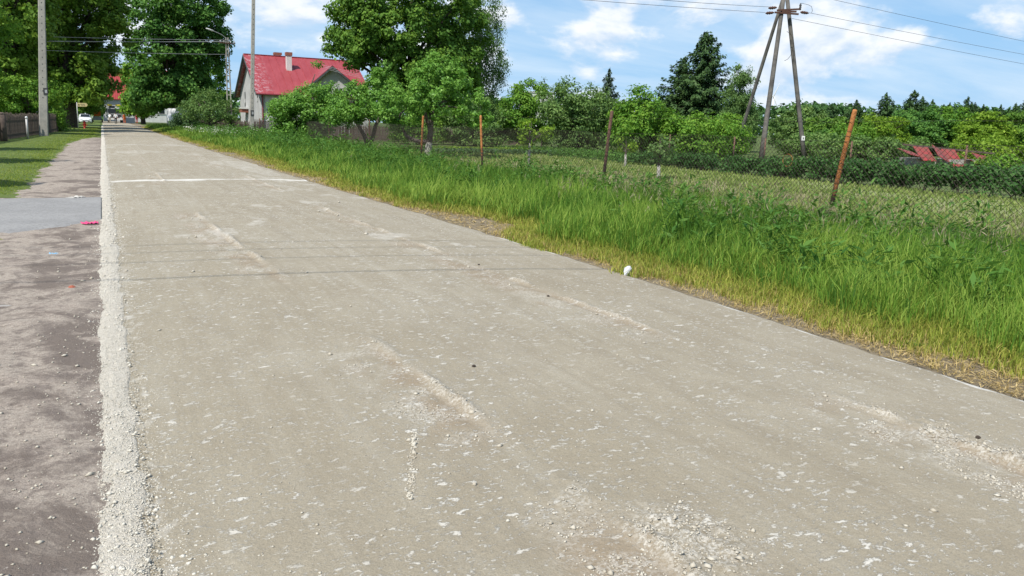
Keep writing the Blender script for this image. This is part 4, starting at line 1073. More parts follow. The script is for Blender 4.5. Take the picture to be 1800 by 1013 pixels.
# currant hedge running along the back of the plot
t = thing('currant_hedge', 'long low dark green currant hedge along the back of the garden plot', 'hedge', (22.1, 0, 0))
rg = np.random.default_rng(430)
nh = 330
hy = np.sort(rg.uniform(6.5, 29.5, nh))
hz = np.interp(hy, [6, 12, 20, 29.5], [1.0, 0.95, 0.72, 0.50])
C = np.stack([rg.normal(0, 0.36, nh), hy, hz*rg.uniform(0.25, 0.92, nh)], 1)
link('foliage', foliage_mesh('foliage', C, rg.uniform(0.22, 0.40, nh), 105, 0.095, 0.075, rg, 0.5, 0.8, 0, np.array([0, 18, 0.0])), M['currant'], t)
mb = MB()
for y in np.arange(6.8, 29, 0.55):
    for _ in range(4):
        mb.tube([(rg.normal()*0.1, y+rg.normal()*0.1, -0.02), (rg.normal()*0.25, y+rg.normal()*0.25, 0.55)], [0.014, 0.006], 4, False)
mb.build('stem', M['bark'], t)['kind'] = 'stuff'


def sapling(name, label, loc, h, crown, mat, seed, wash=0.6, nc=14, tr=0.035):
    rg = np.random.default_rng(seed)
    t = thing(name, label, 'sapling', loc)
    mb = MB(); mb.tube([(0, 0, wash), (0.02, 0, h*0.6), (0.0, 0.03, h*0.9)], [tr*0.8, tr*0.5, 0.01], 6, False)
    C = env_points(crown, nc, rg, 0.2)
    for c in C:
        limb(mb, (0.01, 0, h*0.5), c, tr*0.35, 0.005, rg, 4)
    mb.build('branch', M['bark_apple'], t)['kind'] = 'stuff'
    MB().tube([(0, 0, -0.03), (0.01, 0, wash*0.5), (0, 0, wash)], [tr*1.15, tr*0.95, tr*0.85], 8).build('trunk', M['limewash'], t, smooth=True)
    link('crown', foliage_mesh('crown', C, rg.uniform(0.16, 0.28, nc), 26, 0.12, 0.07, rg, 0.4, 0.8), M[mat], t)


sapling('young_tree', 'small yellow green tree with a pale trunk, between the orange post and the dark post', (13.8, 24.9, 0), 1.9, [(0.05, 0, 1.45, 0.5, 0.4, 0.4), (0.55, -.3, 1.4, 0.3, 0.3, 0.25), (-0.3, 0, 1.1, 0.3, 0.3, 0.25)], 'yellowleaf', 441, 1.0, 24, 0.05)
sapling('young_tree', 'tiny whitewashed sapling with few leaves right of the dark rusty post', (19.6, 26.9, 0), 1.3, [(0, 0, 0.95, 0.4, 0.35, 0.35)], 'yellowleaf', 442, 0.55, 12, 0.055)
sapling('young_tree', 'crooked little pruned tree before the left end of the currant hedge', (15.6, 19.6, 0), 1.5, [(0.1, 0, 1.05, 0.4, 0.35, 0.4), (-0.2, .1, 0.7, 0.25, 0.3, 0.2)], 'birch', 443, 0.5, 16, 0.06)

# far wood closing the view
rg = np.random.default_rng(451)
az = R_(1)*np.concatenate([rg.uniform(24, 72, 520), rg.uniform(-16, 24, 160)]); dist = np.concatenate([rg.uniform(330, 430, 520), rg.uniform(240, 300, 160)])
hh = 11.5+6*fbm(az*40, 0*az, 3)+np.where(az < R_(24), -4, 0)
C = np.concatenate([np.stack([dist*np.sin(az), dist*np.cos(az), hh*q], 1) for q in (0.25, 0.55, 0.85)])
o = link('far_wood', foliage_mesh('far_wood', C, rg.uniform(2.2, 4.0, len(C)), 22, 1.9, 1.4, rg), M['forest'])
tag(o, 'distant wood along the horizon behind the garden', 'wood', kind='stuff')

# ------------------------------------------------------------------ chain link fence along the garden
FX = lambda y: 11.4-0.1*np.clip((y-16)/10, 0, 2)
fence = thing('wire_fence', 'rusty chain link fence with leaning pipe posts along the garden', 'fence', (0, 0, 0))
POSTS = [  # base (x, y), top (x, y, z), radius, look
    ((11.45, 3.0), (11.45, 2.9, 2.0), 0.036, 'rust', None), ((11.4, 9.48), (11.4, 9.13, 2.05), 0.040, 'rust', 'leaning orange rusty post'),
    ((11.4, 16.6), (11.4, 16.32, 2.05), 0.042, 'rust_dark', 'dark brown rusty post'), ((11.3, 23.58), (11.3, 23.83, 1.92), 0.040, 'rust', None),
    ((11.3, 29.4), (11.3, 29.15, 1.89), 0.042, 'rust', None), ((11.25, 36.0), (11.25, 36.05, 1.7), 0.035, 'rust_dark', None),
    ((11.2, 43.4), (11.2, 43.3, 1.82), 0.04, 'rust_dark', None), ((11.2, 50.0), (11.2, 50.0, 1.6), 0.04, 'rust_dark', None),
    ((11.2, 56.0), (11.2, 55.9, 1.97), 0.045, 'rust', None), ((11.2, 59.1), (11.2, 59.0, 1.5), 0.045, 'rust_dark', None),
    ((11.2, 65.0), (11.2, 65.0, 1.6), 0.045, 'rust_dark', None)]
for (bx, by), tp, r, mt, lab in POSTS:
    mb = MB()
    d = Vector(tp)-Vector((bx, by, 0))
    mb.tube([Vector((0, 0, -0.1)), d*0.33+Vector((0.004, 0.006, 0)), d*0.66+Vector((-0.003, 0.004, 0)), d*0.985, d], [r, r*0.98, r*1.0, r, r*0.8], 10)
    o = mb.build('post', M[mt], fence, smooth=True); o.location = (bx, by, 0)
    if lab:
        o['label'] = lab
    # wire wound round the pipe
    w = MB(); rg = np.random.default_rng(int(by*10))
    for q in rg.uniform(0.35, 0.95, 5):
        c = d*q; ring = [(c.x+(r+0.003)*math.cos(a), c.y+(r+0.003)*math.sin(a), c.z+0.012*math.sin(a+q*9)) for a in np.linspace(0, 6.5, 12)]
        w.tube(ring, 0.003, 4)
    b = w.build('wire_tie', M['wire'], o); b['kind'] = 'stuff'
# the mesh itself: two families of diagonal wires, slackly hung
Y0, Y1, ZT = 2.0, 66.0, 1.53
def net_wire(y_start, sgn, seg=6):
    zz = np.linspace(0.04, ZT, seg+1)
    yy = y_start+sgn*(zz)*1.0
    w1 = 0.055*(fbm(yy*0.35, zz*0.9, 5)-0.5)*2; w2 = 0.07*(fbm(yy*0.4, zz*0.8, 7)-0.5)*2
    dx = 0.10*(fbm(yy*0.3, zz*0.7, 9)-0.5)
    sag = 0.05*np.sin(yy*math.pi/6.6)**2
    return np.stack([FX(yy)-0.045+dx, yy+w1*2, zz*(1-0.02)+w2-sag*zz/ZT], 1)
tri = np.array([(math.cos(a), math.sin(a)) for a in (0.5, 2.6, 4.7)])
VV = []; FF = []; nv = 0
starts = np.arange(Y0, Y1, 0.098)
for sgn in (-1, 1):
    for y0 in starts:
        p = net_wire(y0, sgn)
        if p[:, 1].min() < Y0-1.6 or p[:, 1].max() > Y1+1.6:
            continue
        rr = 0.0033*max(1.0, (y0/16.0)**0.3)
        t_ = np.array([0, sgn*0.707, 0.707]); ua = np.array([1.0, 0, 0]); ub = np.cross(t_, ua)
        ring = p[:, None, :]+rr*(tri[:, 0][None, :, None]*ua+tri[:, 1][None, :, None]*ub)
        VV.append(ring.reshape(-1, 3))
        for i in range(len(p)-1):
            for k in range(3):
                k2 = (k+1) % 3
                FF.append((nv+i*3+k, nv+i*3+k2, nv+(i+1)*3+k2, nv+(i+1)*3+k))
        nv += len(p)*3
o = link('netting', np_mesh('netting', np.concatenate(VV), np.array(FF)), M['wire'], fence, 'stuff')
for z, sag, r in ((ZT, 0.03, 0.0035), (1.88, 0.05, 0.003), (0.85, 0.03, 0.0025)):
    mb = MB(); pts = []
    for y in np.arange(2.9, 65, 1.1):
        pts.append((float(FX(y))-0.047, y, z-sag*math.sin(y*math.pi/6.6)**2-(0.25 if y > 34 and z > 1.7 else 0)))
    mb.tube(pts, r, 4).build('strand', M['wire'], fence)
# ring of wire hung on the netting
mb = MB(); c0 = Vector((float(FX(10.4))-0.06, 10.45, 1.12))
mb.tube([c0+Vector((0, 0.115*math.cos(a), 0.115*math.sin(a))) for a in np.linspace(0, 6.2832, 28)], 0.005, 5)
tag(mb.build('wire_ring', M['rust'], None), 'rusty wire hoop hanging in the netting beside the leaning rusty post', 'wire hoop')

# second, lower wire fence behind the hedge
bf = thing('back_fence', 'low wire fence with thin rusty posts behind the currant hedge', 'fence', (26.5, 0, 0))
for y in (12.0, 16.5, 21.2, 25.8, 27.75, 32.5, 37.0):
    MB().tube([(0, y, -0.1), (0.02, y+0.02, 1.4)], 0.035, 8).build('post', M['rust_dark'], bf, smooth=True)
for z in (0.5, 0.9, 1.33):
    MB().tube([(0.0, y, z-0.02*math.sin(y)) for y in np.arange(10, 38.1, 1.4)], 0.004, 4).build('strand', M['wire'], bf)

# ------------------------------------------------------------------ picket fences
def picket_mesh(h, w, tip=0.08):
    return MB().prism([(-w/2, 0), (w/2, 0), (w/2, h-tip), (0, h), (-w/2, h-tip)], -0.011, 0.011, 'XZ').mesh('picket')


def picket_fence(label, A, B, h, spacing, seed, w=0.085, gap=0.04):
    A = Vector((*A, 0)); B = Vector((*B, 0)); d = B-A; L = d.length; d.normalize()
    ang = math.atan2(d.y, d.x)
    t = thing('picket_fence', label, 'fence', A, ang)
    rg = np.random.default_rng(seed)
    shapes = [picket_mesh(h*k, w) for k in (0.94, 1.0, 1.05)]
    for s_ in shapes:
        s_.materials.append(M['wood_old'])
    for i in range(int(L/spacing)):
        if rg.uniform() < gap:
            continue
        o = bpy.data.objects.new('picket', shapes[rg.integers(3)]); COL.objects.link(o); o.parent = t
        o.location = (i*spacing, -0.045, 0.06+rg.normal()*0.02); o.rotation_euler = (0, rg.normal()*0.03, 0)
    for z in (0.35, h*0.8):
        MB().box((L/2, 0, z), (L, 0.045, 0.07)).build('rail', M['wood_old'], t)
    n = max(2, int(L/2.6))
    for i in range(n+1):
        MB().tube([(L*i/n, 0.07, -0.1), (L*i/n, 0.07, h*1.02)], 0.055, 8).build('post', M['wood_old'], t)
    return t


picket_fence('dark brown picket fence left of the street behind the lawn', (-5.2, 40.0), (-3.0, 77.0), 1.38, 0.135, 1)
picket_fence('weathered picket fence in front of the grey house, right of the street', (12.6, 71.5), (9.4, 98.0), 1.25, 0.15, 2)
picket_fence('grey board fence seen through the fruit trees right of the house', (16.0, 66.0), (31.0, 57.0), 1.15, 0.13, 3, 0.12)
p = thing('pipe_post', 'single pale pipe post with white cap by the dark picket fence', 'post', (-3.75, 51.3, 0))
MB().tube([(0, 0, -0.1), (0, 0, 1.24)], 0.058, 10).build('pipe', M['galv'], p, smooth=True)
MB().lathe([(0.065, 1.2), (0.068, 1.27), (0.05, 1.32), (0.01, 1.335)], n=10).build('cap', M['white'], p, smooth=True)
p = thing('dark_post', 'thick dark wooden post at the left picture edge', 'post', (-4.45, 46.6, 0))
MB().tube([(0, 0, -0.1), (0.02, 0, 0.8), (0, 0, 1.45)], [0.17, 0.16, 0.15], 9).build('shaft', M['wood_old'], p, smooth=True)
MB().lathe([(0.165, 1.43), (0.17, 1.47), (0.05, 1.52)], n=9).build('cap', M['wood_old'], p)

# ------------------------------------------------------------------ poles and wires
def conc_pole(name, label, loc, h, w0, w1, lean, mat, plate=None):
    t = thing(name, label, 'pole', loc)
    mb = MB(); n = 14; V = []; F = []
    for i in range(n):
        q = i/(n-1); w = w0+(w1-w0)*q; dp = w*0.72; x = lean[0]*q*h; y = lean[1]*q*h
        for a, b in ((-.5, -.42), (-.42, -.5), (.42, -.5), (.5, -.42), (.5, .42), (.42, .5), (-.42, .5), (-.5, .42)):
            V.append((x+a*w, y+b*dp, q*(h+0.2)-0.2))
    for i in range(n-1):
        for k in range(8):
            F.append((i*8+k, i*8+(k+1) % 8, (i+1)*8+(k+1) % 8, (i+1)*8+k))
    F.append(tuple(range(8))[::-1]); F.append(tuple((n-1)*8+k for k in range(8)))
    mb.add(V, F); mb.build('shaft', M[mat], t)
    hb = MB()
    for z in np.arange(2.5, h-0.3, 0.42):
        q = z/h; w = w0+(w1-w0)*q
        hb.box((lean[0]*z, lean[1]*z-w*0.36, z), (0.05, 0.012, 0.06))
    o = hb.build('climbing_hole', M['plate'], t); o['kind'] = 'stuff'
    if plate:
        z, pw, ph, ox = plate; q = z/h; w = w0+(w1-w0)*q
        pl = MB().box((lean[0]*z+ox, lean[1]*z-w*0.36-0.02, z), (pw, 0.02, ph)).build('number_plate', M['plate'], t)
        MB().box((lean[0]*z+ox-0.02, lean[1]*z-w*0.36-0.033, z+0.0), (pw*0.12, 0.006, ph*0.5)).build('mark', M['white'], pl)
        MB().box((lean[0]*z+ox+pw*.2, lean[1]*z-w*0.36-0.033, z+0.0), (pw*0.12, 0.006, ph*0.5)).build('mark', M['white'], pl)
    return t


conc_pole('street_pole', 'tall weathered concrete pole left of the street by the picket fence', (-3.42, 58.8, 0), 11.5, 0.52, 0.33, (0.052, 0.0), 'concrete', (2.9, 0.26, 0.42, 0.16))
conc_pole('street_pole', 'slim concrete pole in front of the grey house gable', (11.7, 72.2, 0), 12.5, 0.34, 0.27, (0.042, 0.0), 'concrete', (2.05, 0.30, 0.48, 0.02))


# lattice lamp pole
lp = thing('lamp_pole', 'lattice concrete lamp pole with street lamp arm left of the grey house', 'pole', (11.25, 82.0, 0))
for s in (-1, 1):
    MB().tube([(s*0.21, 0, -0.1), (s*0.10, 0, 9.3)], [0.075, 0.06], 6).build('leg', M['concrete'], lp)
for z in np.arange(0.7, 9.2, 0.62):
    w = 0.21-0.11*z/9.3
    MB().box((0, 0, z), (2*w, 0.09, 0.11)).build('rung', M['concrete'], lp)
arm = MB().tube([(0, -0.1, 9.1), (-0.5, -0.25, 9.5), (-1.3, -0.4, 9.78)], 0.035, 6).build('lamp_arm', M['galv'], lp)
MB().lathe([(0.02, -0.4), (0.11, -0.33), (0.14, 0.0), (0.12, 0.3), (0.03, 0.42)], (0, 0, 0), 10, 'X').build('lamp', M['white'], arm, smooth=True)
arm.children[0].location = (-1.6, -0.45, 9.86); arm.children[0].rotation_euler = (0, R_(14), R_(15)); arm.children[0].scale = (1, 1, 0.55)
xa = MB().box((0, -0.1, 8.75), (1.5, 0.07, 0.08)).build('crossarm', M['iron'], lp)
for x in (-0.65, -0.3, 0.3, 0.65):
    MB().lathe([(0.02, 0), (0.05, 0.05), (0.03, 0.09), (0.055, 0.13), (0.02, 0.18)], (x, -0.1, 8.79), 8).build('insulator', M['white'], xa, smooth=True)


def cable(label, A, B, sag, r=0.012, mat='alu_wire', name='overhead_wire', group=None, cat='wire'):
    A = Vector(A); B = Vector(B); n = 18
    pts = [A.lerp(B, i/n)-Vector((0, 0, sag*4*(i/n)*(1-i/n))) for i in range(n+1)]
    return tag(MB().tube(pts, r, 5).build(name, M[mat], None), label, cat, group)


G1 = 'wires from the lamp pole across the street'
for (a, b, lab) in (((11.66, 81.8, 9.07), (-12.5, 72.6, 7.10), 'topmost of the wires crossing the street to the lamp pole'),
                    ((11.45, 81.8, 8.90), (-12.5, 72.6, 6.66), 'second wire from the top crossing the street to the lamp pole'),
                    ((10.95, 81.8, 8.90), (-12.5, 72.5, 6.56), 'third wire from the top crossing the street, close below the second'),
                    ((11.23, 81.8, 7.67), (-12.5, 72.4, 6.15), 'lowest of the wires crossing the street to the lamp pole')):
    cable(lab, a, b, 0.12, 0.017, group=G1)
# wires over the road behind the frame's upper edge: seen by their shadows on the road
for i, dy in enumerate((0.0, 0.95, 1.6, 2.15)):
    cable('street wire high over the road, number %s of four from the near side' % ('one', 'two', 'three', 'four')[i], (-22, 9.0+dy, 7.2), (22, -0.35+dy, 7.4), 0.25, 0.008 if i else 0.012, group='street wires over the road')

# tripod of three weathered poles carrying the field line
tp = thing('pole_tripod', 'tall tripod of three weathered poles carrying a power line across the garden', 'power pole', (0, 0, 0))
apex = Vector((38.55, 36.9, 9.95))
LEGS = [((40.3, 35.7), (0.12, -0.06, 0), 0.15, 0.12, 'right leg with a white plate'), ((36.3, 35.6), (-0.20, -0.05, 0.15), 0.165, 0.12, None), ((38.55, 40.4), (0.02, 0.18, 0.2), 0.13, 0.10, None)]
for (bx, by), off, r0, r1, lab in LEGS:
    a = Vector((bx, by, -0.2)); b = apex+Vector(off)
    o = MB().tube([a.lerp(b, t_/6) for t_ in range(7)], [r0+(r1-r0)*t_/6 for t_ in range(7)], 8).build('leg', M['greypole'], tp, smooth=True)
    if lab:
        o['label'] = lab
        c = a.lerp(b, 0.155)
        pl = MB().box((c.x-0.06, c.y-0.15, c.z), (0.20, 0.02, 0.30), R_(-40)).build('plate', M['white'], o)
        MB().box((c.x-0.068, c.y-0.165, c.z), (0.06, 0.02, 0.10), R_(-40)).build('mark', M['plate'], pl)
rt = Vector((0.885, -0.465, 0)); hub = apex-Vector((0, 0, 0.85))+Vector((-0.25, -0.45, 0))
for dz, l0, l1 in ((0.14, -0.62, 0.85), (-0.08, -0.75, 0.75), (0.03, -0.3, 0.6)):
    mb = MB(); c = hub+rt*((l0+l1)/2)+Vector((0, 0, dz+0.03)); mb.box(c, (l1-l0, 0.10, 0.10), math.atan2(rt.y, rt.x), 0, R_(-4)*dz*8)
    mb.build('crossbar', M['iron'], tp)
for k_, (lx, dz) in enumerate(((-1.05, -0.06), (1.12, 0.02), (-0.9, 0.25))):
    mb = MB(); c = hub+rt*lx+Vector((0, 0, dz)); s_ = 1 if lx > 0 else -1
    mb.lathe([(0.02, -0.28), (0.05, -0.24), (0.10, -0.12), (0.06, -0.08), (0.11, 0.0), (0.06, 0.05), (0.09, 0.12), (0.03, 0.26)], (0, 0, 0), 10, 'X')
    o = mb.build('insulator', M['iron'], tp, smooth=True); o.location = c; o.rotation_euler = (0, R_(6)*s_, math.atan2(rt.y, rt.x))
MB().lathe([(0.05, 0), (0.07, 0.05), (0.05, 0.1), (0.08, 0.16), (0.05, 0.2), (0.08, 0.27), (0.05, 0.36), (0.02, 0.42)], tuple(hub+rt*0.82+Vector((0, 0, 0.16))), 10).build('insulator', M['plate'], tp, smooth=True)
pts = [hub+rt*x+Vector((0, 0, z)) for x, z in ((0.82, 0.58), (1.0, 0.56), (1.3, 0.5), (1.52, 0.4), (1.6, 0.15), (1.55, 0.02))]
MB().tube(pts, 0.012, 4).build('jumper', M['wire'], tp)
pts = [apex-Vector((0.45, 0.45, 2.9))+rt*(0.2+0.55*math.sin(a))+Vector((0, 0, 0.9*math.cos(a))) for a in np.linspace(0.1, 3.0, 9)]
MB().tube(pts, 0.014, 4).build('earth_wire', M['wire'], tp)
G2 = 'power line over the garden'
hz_ = lambda x, z: hub+rt*x+Vector((0, 0, z))
ext = lambda a, b, k: Vector(a)+(Vector(b)-Vector(a))*k
for a, b, lab in ((hz_(1.4, 0.02), (64.03, 36.34, 8.32), 'middle power line wire running right from the pole tripod'),
                  (hz_(0.35, -0.35), (63.99, 36.21, 7.58), 'lowest power line wire running right from the pole tripod'),
                  (hz_(0.9, 1.2), (64.09, 36.51, 9.33), 'uppermost power line wire running right past the pole tripod')):
    cable(lab, a, ext(a, b, 1.35), 0.05, 0.011, 'wire', 'power_line', G2)
for a, b, lab in ((hz_(-1.35, -0.04), (23.17, 35.02, 8.19), 'lower power line wire running left from the pole tripod'),
                  (hz_(-1.1, 0.30), (26.58, 33.23, 8.31), 'upper power line wire running left from the pole tripod')):
    cable(lab, a, ext(a, b, 1.6), 0.05, 0.011, 'wire', 'power_line', G2)
for i, dz in enumerate((0.0, -0.22, -0.42)):
    cable('%s of the thin house wires running right from the red roof' % ('upper', 'middle', 'lower')[i], (19.6+0.3*i, 78.2, 7.0+dz), (30.6, 67.2, 3.9+dz*0.6), 0.1, 0.011, group='house wires')

# ------------------------------------------------------------------ grey house with the red roof
HX0, HX1, HY0, HY1, HE, HR = 13.8, 24.5, 79.0, 92.0, 4.25, 8.05
HYM = (HY0+HY1)/2
house = thing('village_house', 'grey village house with a flaking red sheet roof and a front gable', 'house', (0, 0, 0))
MB().prism([(HY0, -0.1), (HY1, -0.1), (HY1, HE), (HYM, HR-0.12), (HY0, HE)], HX0, HX0+0.4, 'YZ').build('gable_wall', M['render_grey'], house)
MB().prism([(HY0, -0.1), (HY1, -0.1), (HY1, HE), (HYM, HR-0.12), (HY0, HE)], HX1-0.4, HX1, 'YZ').build('gable_wall', M['render_grey'], house)
MB().box(((HX0+HX1)/2, HY0+0.2, HE/2-0.05), (HX1-HX0-0.8, 0.4, HE+0.1)).build('front_wall', M['render_white'], house)
MB().box(((HX0+HX1)/2, HY1-0.2, HE/2-0.05), (HX1-HX0-0.8, 0.4, HE+0.1)).build('back_wall', M['render_white'], house)
sl_ = (HR-HE)/(HYM-HY0)
OV = 0.62
for s in (-1, 1):
    ye = HYM+s*(HYM-HY0+OV); ze = HE-sl_*OV+0.04
    poly = [(ye, ze), (HYM, HR), (HYM, HR+0.07), (ye, ze+0.07)]
    rf = MB().prism(poly, HX0-0.55, HX1+0.5, 'YZ').build('roof', M['roof'], house)
    for x in np.arange(HX0-0.5, HX1+0.5, 0.78):
        b = MB().prism([(ye, ze+0.06), (HYM, HR+0.06), (HYM, HR+0.115), (ye, ze+0.115)], x-0.022, x+0.022, 'YZ').build('seam', M['roof'], rf)
    MB().prism([(ye, ze-0.17), (HYM, HR-0.20), (HYM, HR-0.01), (ye, ze-0.01)], HX0-0.60, HX0-0.40, 'YZ').build('bargeboard', M['fascia'], rf)
    MB().tube([(HX0-0.5, ye+s*0.06, ze-0.02), (HX1+0.45, ye+s*0.06, ze-0.04)], 0.07, 8).build('gutter', M['maroon'], rf)
MB().box(((HX0+HX1)/2, HYM, HR+0.085), (HX1-HX0+1.05, 0.30, 0.05)).build('ridge_cap', M['roof'], house)
MB().tube([(HX0+0.12, HY0-0.12, HE-0.35), (HX0+0.12, HY0-0.10, 0.1)], 0.06, 8).build('downpipe', M['maroon'], house)
# front gable bay
gx0, gx1, gxm, gz0, gz1 = 18.5, 23.1, 20.6, 5.1, 6.95
bay = MB().prism([(gx0, -0.1), (gx1, -0.1), (gx1, gz0), (gxm, gz1-0.1), (gx0, gz0)], HY0-0.45, HY0+3.5, 'XZ').build('front_gable', M['render_light'], house)
for s, gx in ((-1, gx0), (1, gx1)):
    k = (gz1-gz0)/(gxm-gx); xe = gx+s*0.45; ze = gz0+k*(xe-gx)+0.03
    MB().prism([(xe, ze), (gxm, gz1), (gxm, gz1+0.07), (xe, ze+0.07)], HY0-0.85, HY0+4.6, 'XZ').build('gable_roof', M['roof'], bay)
    MB().prism([(xe, ze-0.20), (gxm, gz1-0.22), (gxm, gz1-0.01), (xe, ze-0.01)], HY0-0.92, HY0-0.70, 'XZ').build('bargeboard', M['fascia'], bay)


def window(cx, cz, w, h, y, facing='-Y', parent=house):
    mb = MB()
    if facing == '-Y':
        wd = MB().box((cx, y, cz), (w, 0.03, h)).build('window', M['glassy'], parent)
        for dx in (-w/2, 0, w/2):
            mb.box((cx+dx, y-0.03, cz), (0.09, 0.06, h+0.09))
        for dz in (-h/2, h*0.1, h/2):
            mb.box((cx, y-0.033, cz+dz), (w-0.09, 0.055, 0.09))
        f = mb.build('frame', M['white'], wd)
        MB().box((cx, y-0.07, cz-h/2-0.09), (w+0.25, 0.16, 0.06)).build('sill', M['render_white'], wd)
    return wd


window(21.3, 4.3, 0.85, 1.1, HY0-0.47)
window(20.6, 2.0, 1.2, 1.5, HY0-0.47)
window(16.2, 2.0, 1.2, 1.5, HY0-0.02)
for y in (80.9, 83.4, 88.4):
    n_ = MB().box((HX0-0.01, y, 3.85), (0.05, 0.30, 1.0)).build('slot_window', M['glassy'], house)
    MB().prism([(y-0.17, 3.26), (y+0.17, 3.26), (y+0.17, 3.4), (y-0.17, 3.62)], HX0-0.075, HX0-0.037, 'YZ').build('sill', M['render_white'], n_)  # sunlit lower corner of the niche, drawn as a slanted pale panel
for y, z in ((88.5, 3.0), (83.4, 2.95)):
    MB().box((HX0-0.01, y, z), (0.05, 0.32, 0.34)).build('vent_window', M['glassy'], house)
dr = MB().box((HX0-0.02, 87.4, 1.05), (0.06, 1.1, 2.1)).build('door', M['render_white'], house)
MB().box((HX0-0.35, 87.4, 2.35), (0.7, 1.7, 0.35)).build('canopy', M['brick'], dr)
MB().box((HX0-0.35, 87.4, 2.62), (0.8, 1.9, 0.16)).build('canopy_top', M['render_white'], dr)
MB().box((HX0-0.06, 87.0, 1.0), (0.05, 0.05, 0.14)).build('handle', M['plate'], dr)
for (x, y, w, zb, zt, hat) in ((17.35, 83.0, 0.52, 6.0, 8.05, 0.32), (16.8, 85.9, 0.65, 7.2, 8.25, 0.25)):
    ch = MB().box((x, y, (zb+zt)/2), (w, w, zt-zb)).build('chimney', M['render_white'] if w < 0.7 else M['brick'], house)
    MB().box((x, y, zt+hat/2-0.001), (w+0.12, w+0.12, hat)).build('chimney_head', M['brick'], ch)
# white building and red barn behind
wb = thing('white_building', 'flat white building glimpsed behind the garden bushes', 'building', (85.0, 151.0, 0), R_(-28))
MB().box((0, 0, 4.4), (7.5, 8, 8.8)).build('wall', M['render_white'], wb)
MB().box((0, 0, 8.93), (7.9, 8.4, 0.25)).build('roof_slab', M['render_grey'], wb)
bn = thing('barn', 'pale building with a steep red ribbed roof at the end of the street', 'building', (0, 0, 0))
bx0, bx1, by0, by1 = 0.3, 18.0, 193.0, 205.0
MB().prism([(by0, -0.1), (by1, -0.1), (by1, 5.2), ((by0+by1)/2, 11.6), (by0, 5.2)], bx0, bx1, 'YZ').build('wall', M['render_white'], bn)
for s in (-1, 1):
    ym = (by0+by1)/2; ye = ym+s*(ym-by0+0.5); ze = 5.2-0.5*6.4/6+0.06
    rf = MB().prism([(ye, ze), (ym, 11.7), (ym, 11.8), (ye, ze+0.1)], bx0-0.4, bx1+0.4, 'YZ').build('roof', M['roof_red'], bn)
    if s < 0:
        for x in np.arange(bx0, bx1+0.3, 0.42):
            MB().prism([(ye, ze+0.09), (ym, 11.79), (ym, 11.87), (ye, ze+0.17)], x-0.05, x+0.05, 'YZ').build('rib', M['roof_red'], rf)
for x in (2.0, 5.0, 8.0, 12.0):
    wd = MB().box((x, by0-0.02, 2.6), (1.1, 0.06, 1.3)).build('window', M['glassy'], bn)
    MB().box((x, by0-0.06, 1.9), (1.4, 0.14, 0.1)).build('sill', M['render_grey'], wd)
wt = thing('wind_turbine', 'far white wind turbine between the tripod legs', 'wind turbine', (692.0, 667.0, 0), R_(-46)); wt.scale = (0.62, 0.62, 0.95)
MB().tube([(0, 0, 0), (0, 0, 46)], [1.6, 0.9], 10).build('tower', M['white'], wt, smooth=True)
MB().box((0, -0.8, 46.6), (1.8, 4.0, 1.8)).build('nacelle', M['white'], wt, bevel=0.3)
for a in (0.5, 2.594, 4.689):
    MB().tube([(0, -2.6, 46.6), (5*math.sin(a), -2.6, 46.6+5*math.cos(a)), (19*math.sin(a), -2.6, 46.6+19*math.cos(a))], [0.6, 0.9, 0.12], 6).build('blade', M['white'], wt, smooth=True)
# fallen-in red roof of a shed among the bushes
sh = thing('shed', 'half hidden shed with a crumpled red roof sunk in the bushes', 'shed', (44.2, 28.6, 0), R_(-30))
MB().box((0, 0, 0.18), (4.6, 2.2, 0.5)).build('wall', M['stone'], sh)
rg = np.random.default_rng(9)
for i in range(7):
    x = -2.6+i*0.84
    o = MB().box((0, 0, 0), (0.84, 1.6, 0.03)).build('roof_sheet', M['shed_red'], sh)
    o.location = (x, -0.75+0.12*rg.normal(), 0.72-0.055*i+0.09*rg.normal()); o.rotation_euler = (R_(26+9*rg.normal()), R_(6+9*rg.normal()), R_(3*rg.normal()))
MB().box((0, 0.05, 1.02), (5.4, 0.12, 0.10), 0, 0, R_(4)).build('ridge_beam', M['wood_old'], sh)

# ------------------------------------------------------------------ signpost, hydrant
sg = thing('signpost', 'cream arrow signpost pointing right, on the lawn by the red hydrant', 'signpost', (-2.1, 87.2, 0))
MB().tube([(0, 0, -0.1), (0, 0, 2.62)], 0.04, 10).build('pole', M['galv'], sg, smooth=True)
arw = MB().prism([(0.05, 2.22), (0.80, 2.22), (0.93, 2.40), (0.80, 2.57), (0.05, 2.57)], -0.055, -0.043, 'XZ').build('arrow_board', M['signyellow'], sg)
MB().prism([(0.12, 2.30), (0.20, 2.28), (0.22, 2.42), (0.17, 2.48), (0.12, 2.44)], -0.062, -0.0555, 'XZ').build('pictogram', M['plate'], arw)
for z, x0, ws in ((2.45, 0.34, (0.05, 0.04, 0.05, 0.04, 0.05, 0.04)), (2.32, 0.40, (0.04, 0.05, 0.0, 0.05, 0.05))):
    x = x0
    for w in ws:
        if w:
            MB().box((x, -0.059, z), (w*0.7, 0.006, 0.075)).build('lettering', M['plate'], arw)
        x += 0.062
hy_ = thing('fire_hydrant', 'small red fire hydrant on the lawn right of the signpost', 'hydrant', (-1.62, 91.0, 0))
MB().lathe([(0.17, -0.05), (0.17, 0.06), (0.105, 0.08), (0.10, 0.52), (0.13, 0.55), (0.13, 0.60)], n=12).build('barrel', M['red'], hy_, smooth=True)
MB().lathe([(0.135, 0.60), (0.13, 0.68), (0.09, 0.76), (0.035, 0.79), (0.035, 0.84), (0.01, 0.85)], n=12).build('bonnet', M['red'], hy_, smooth=True)
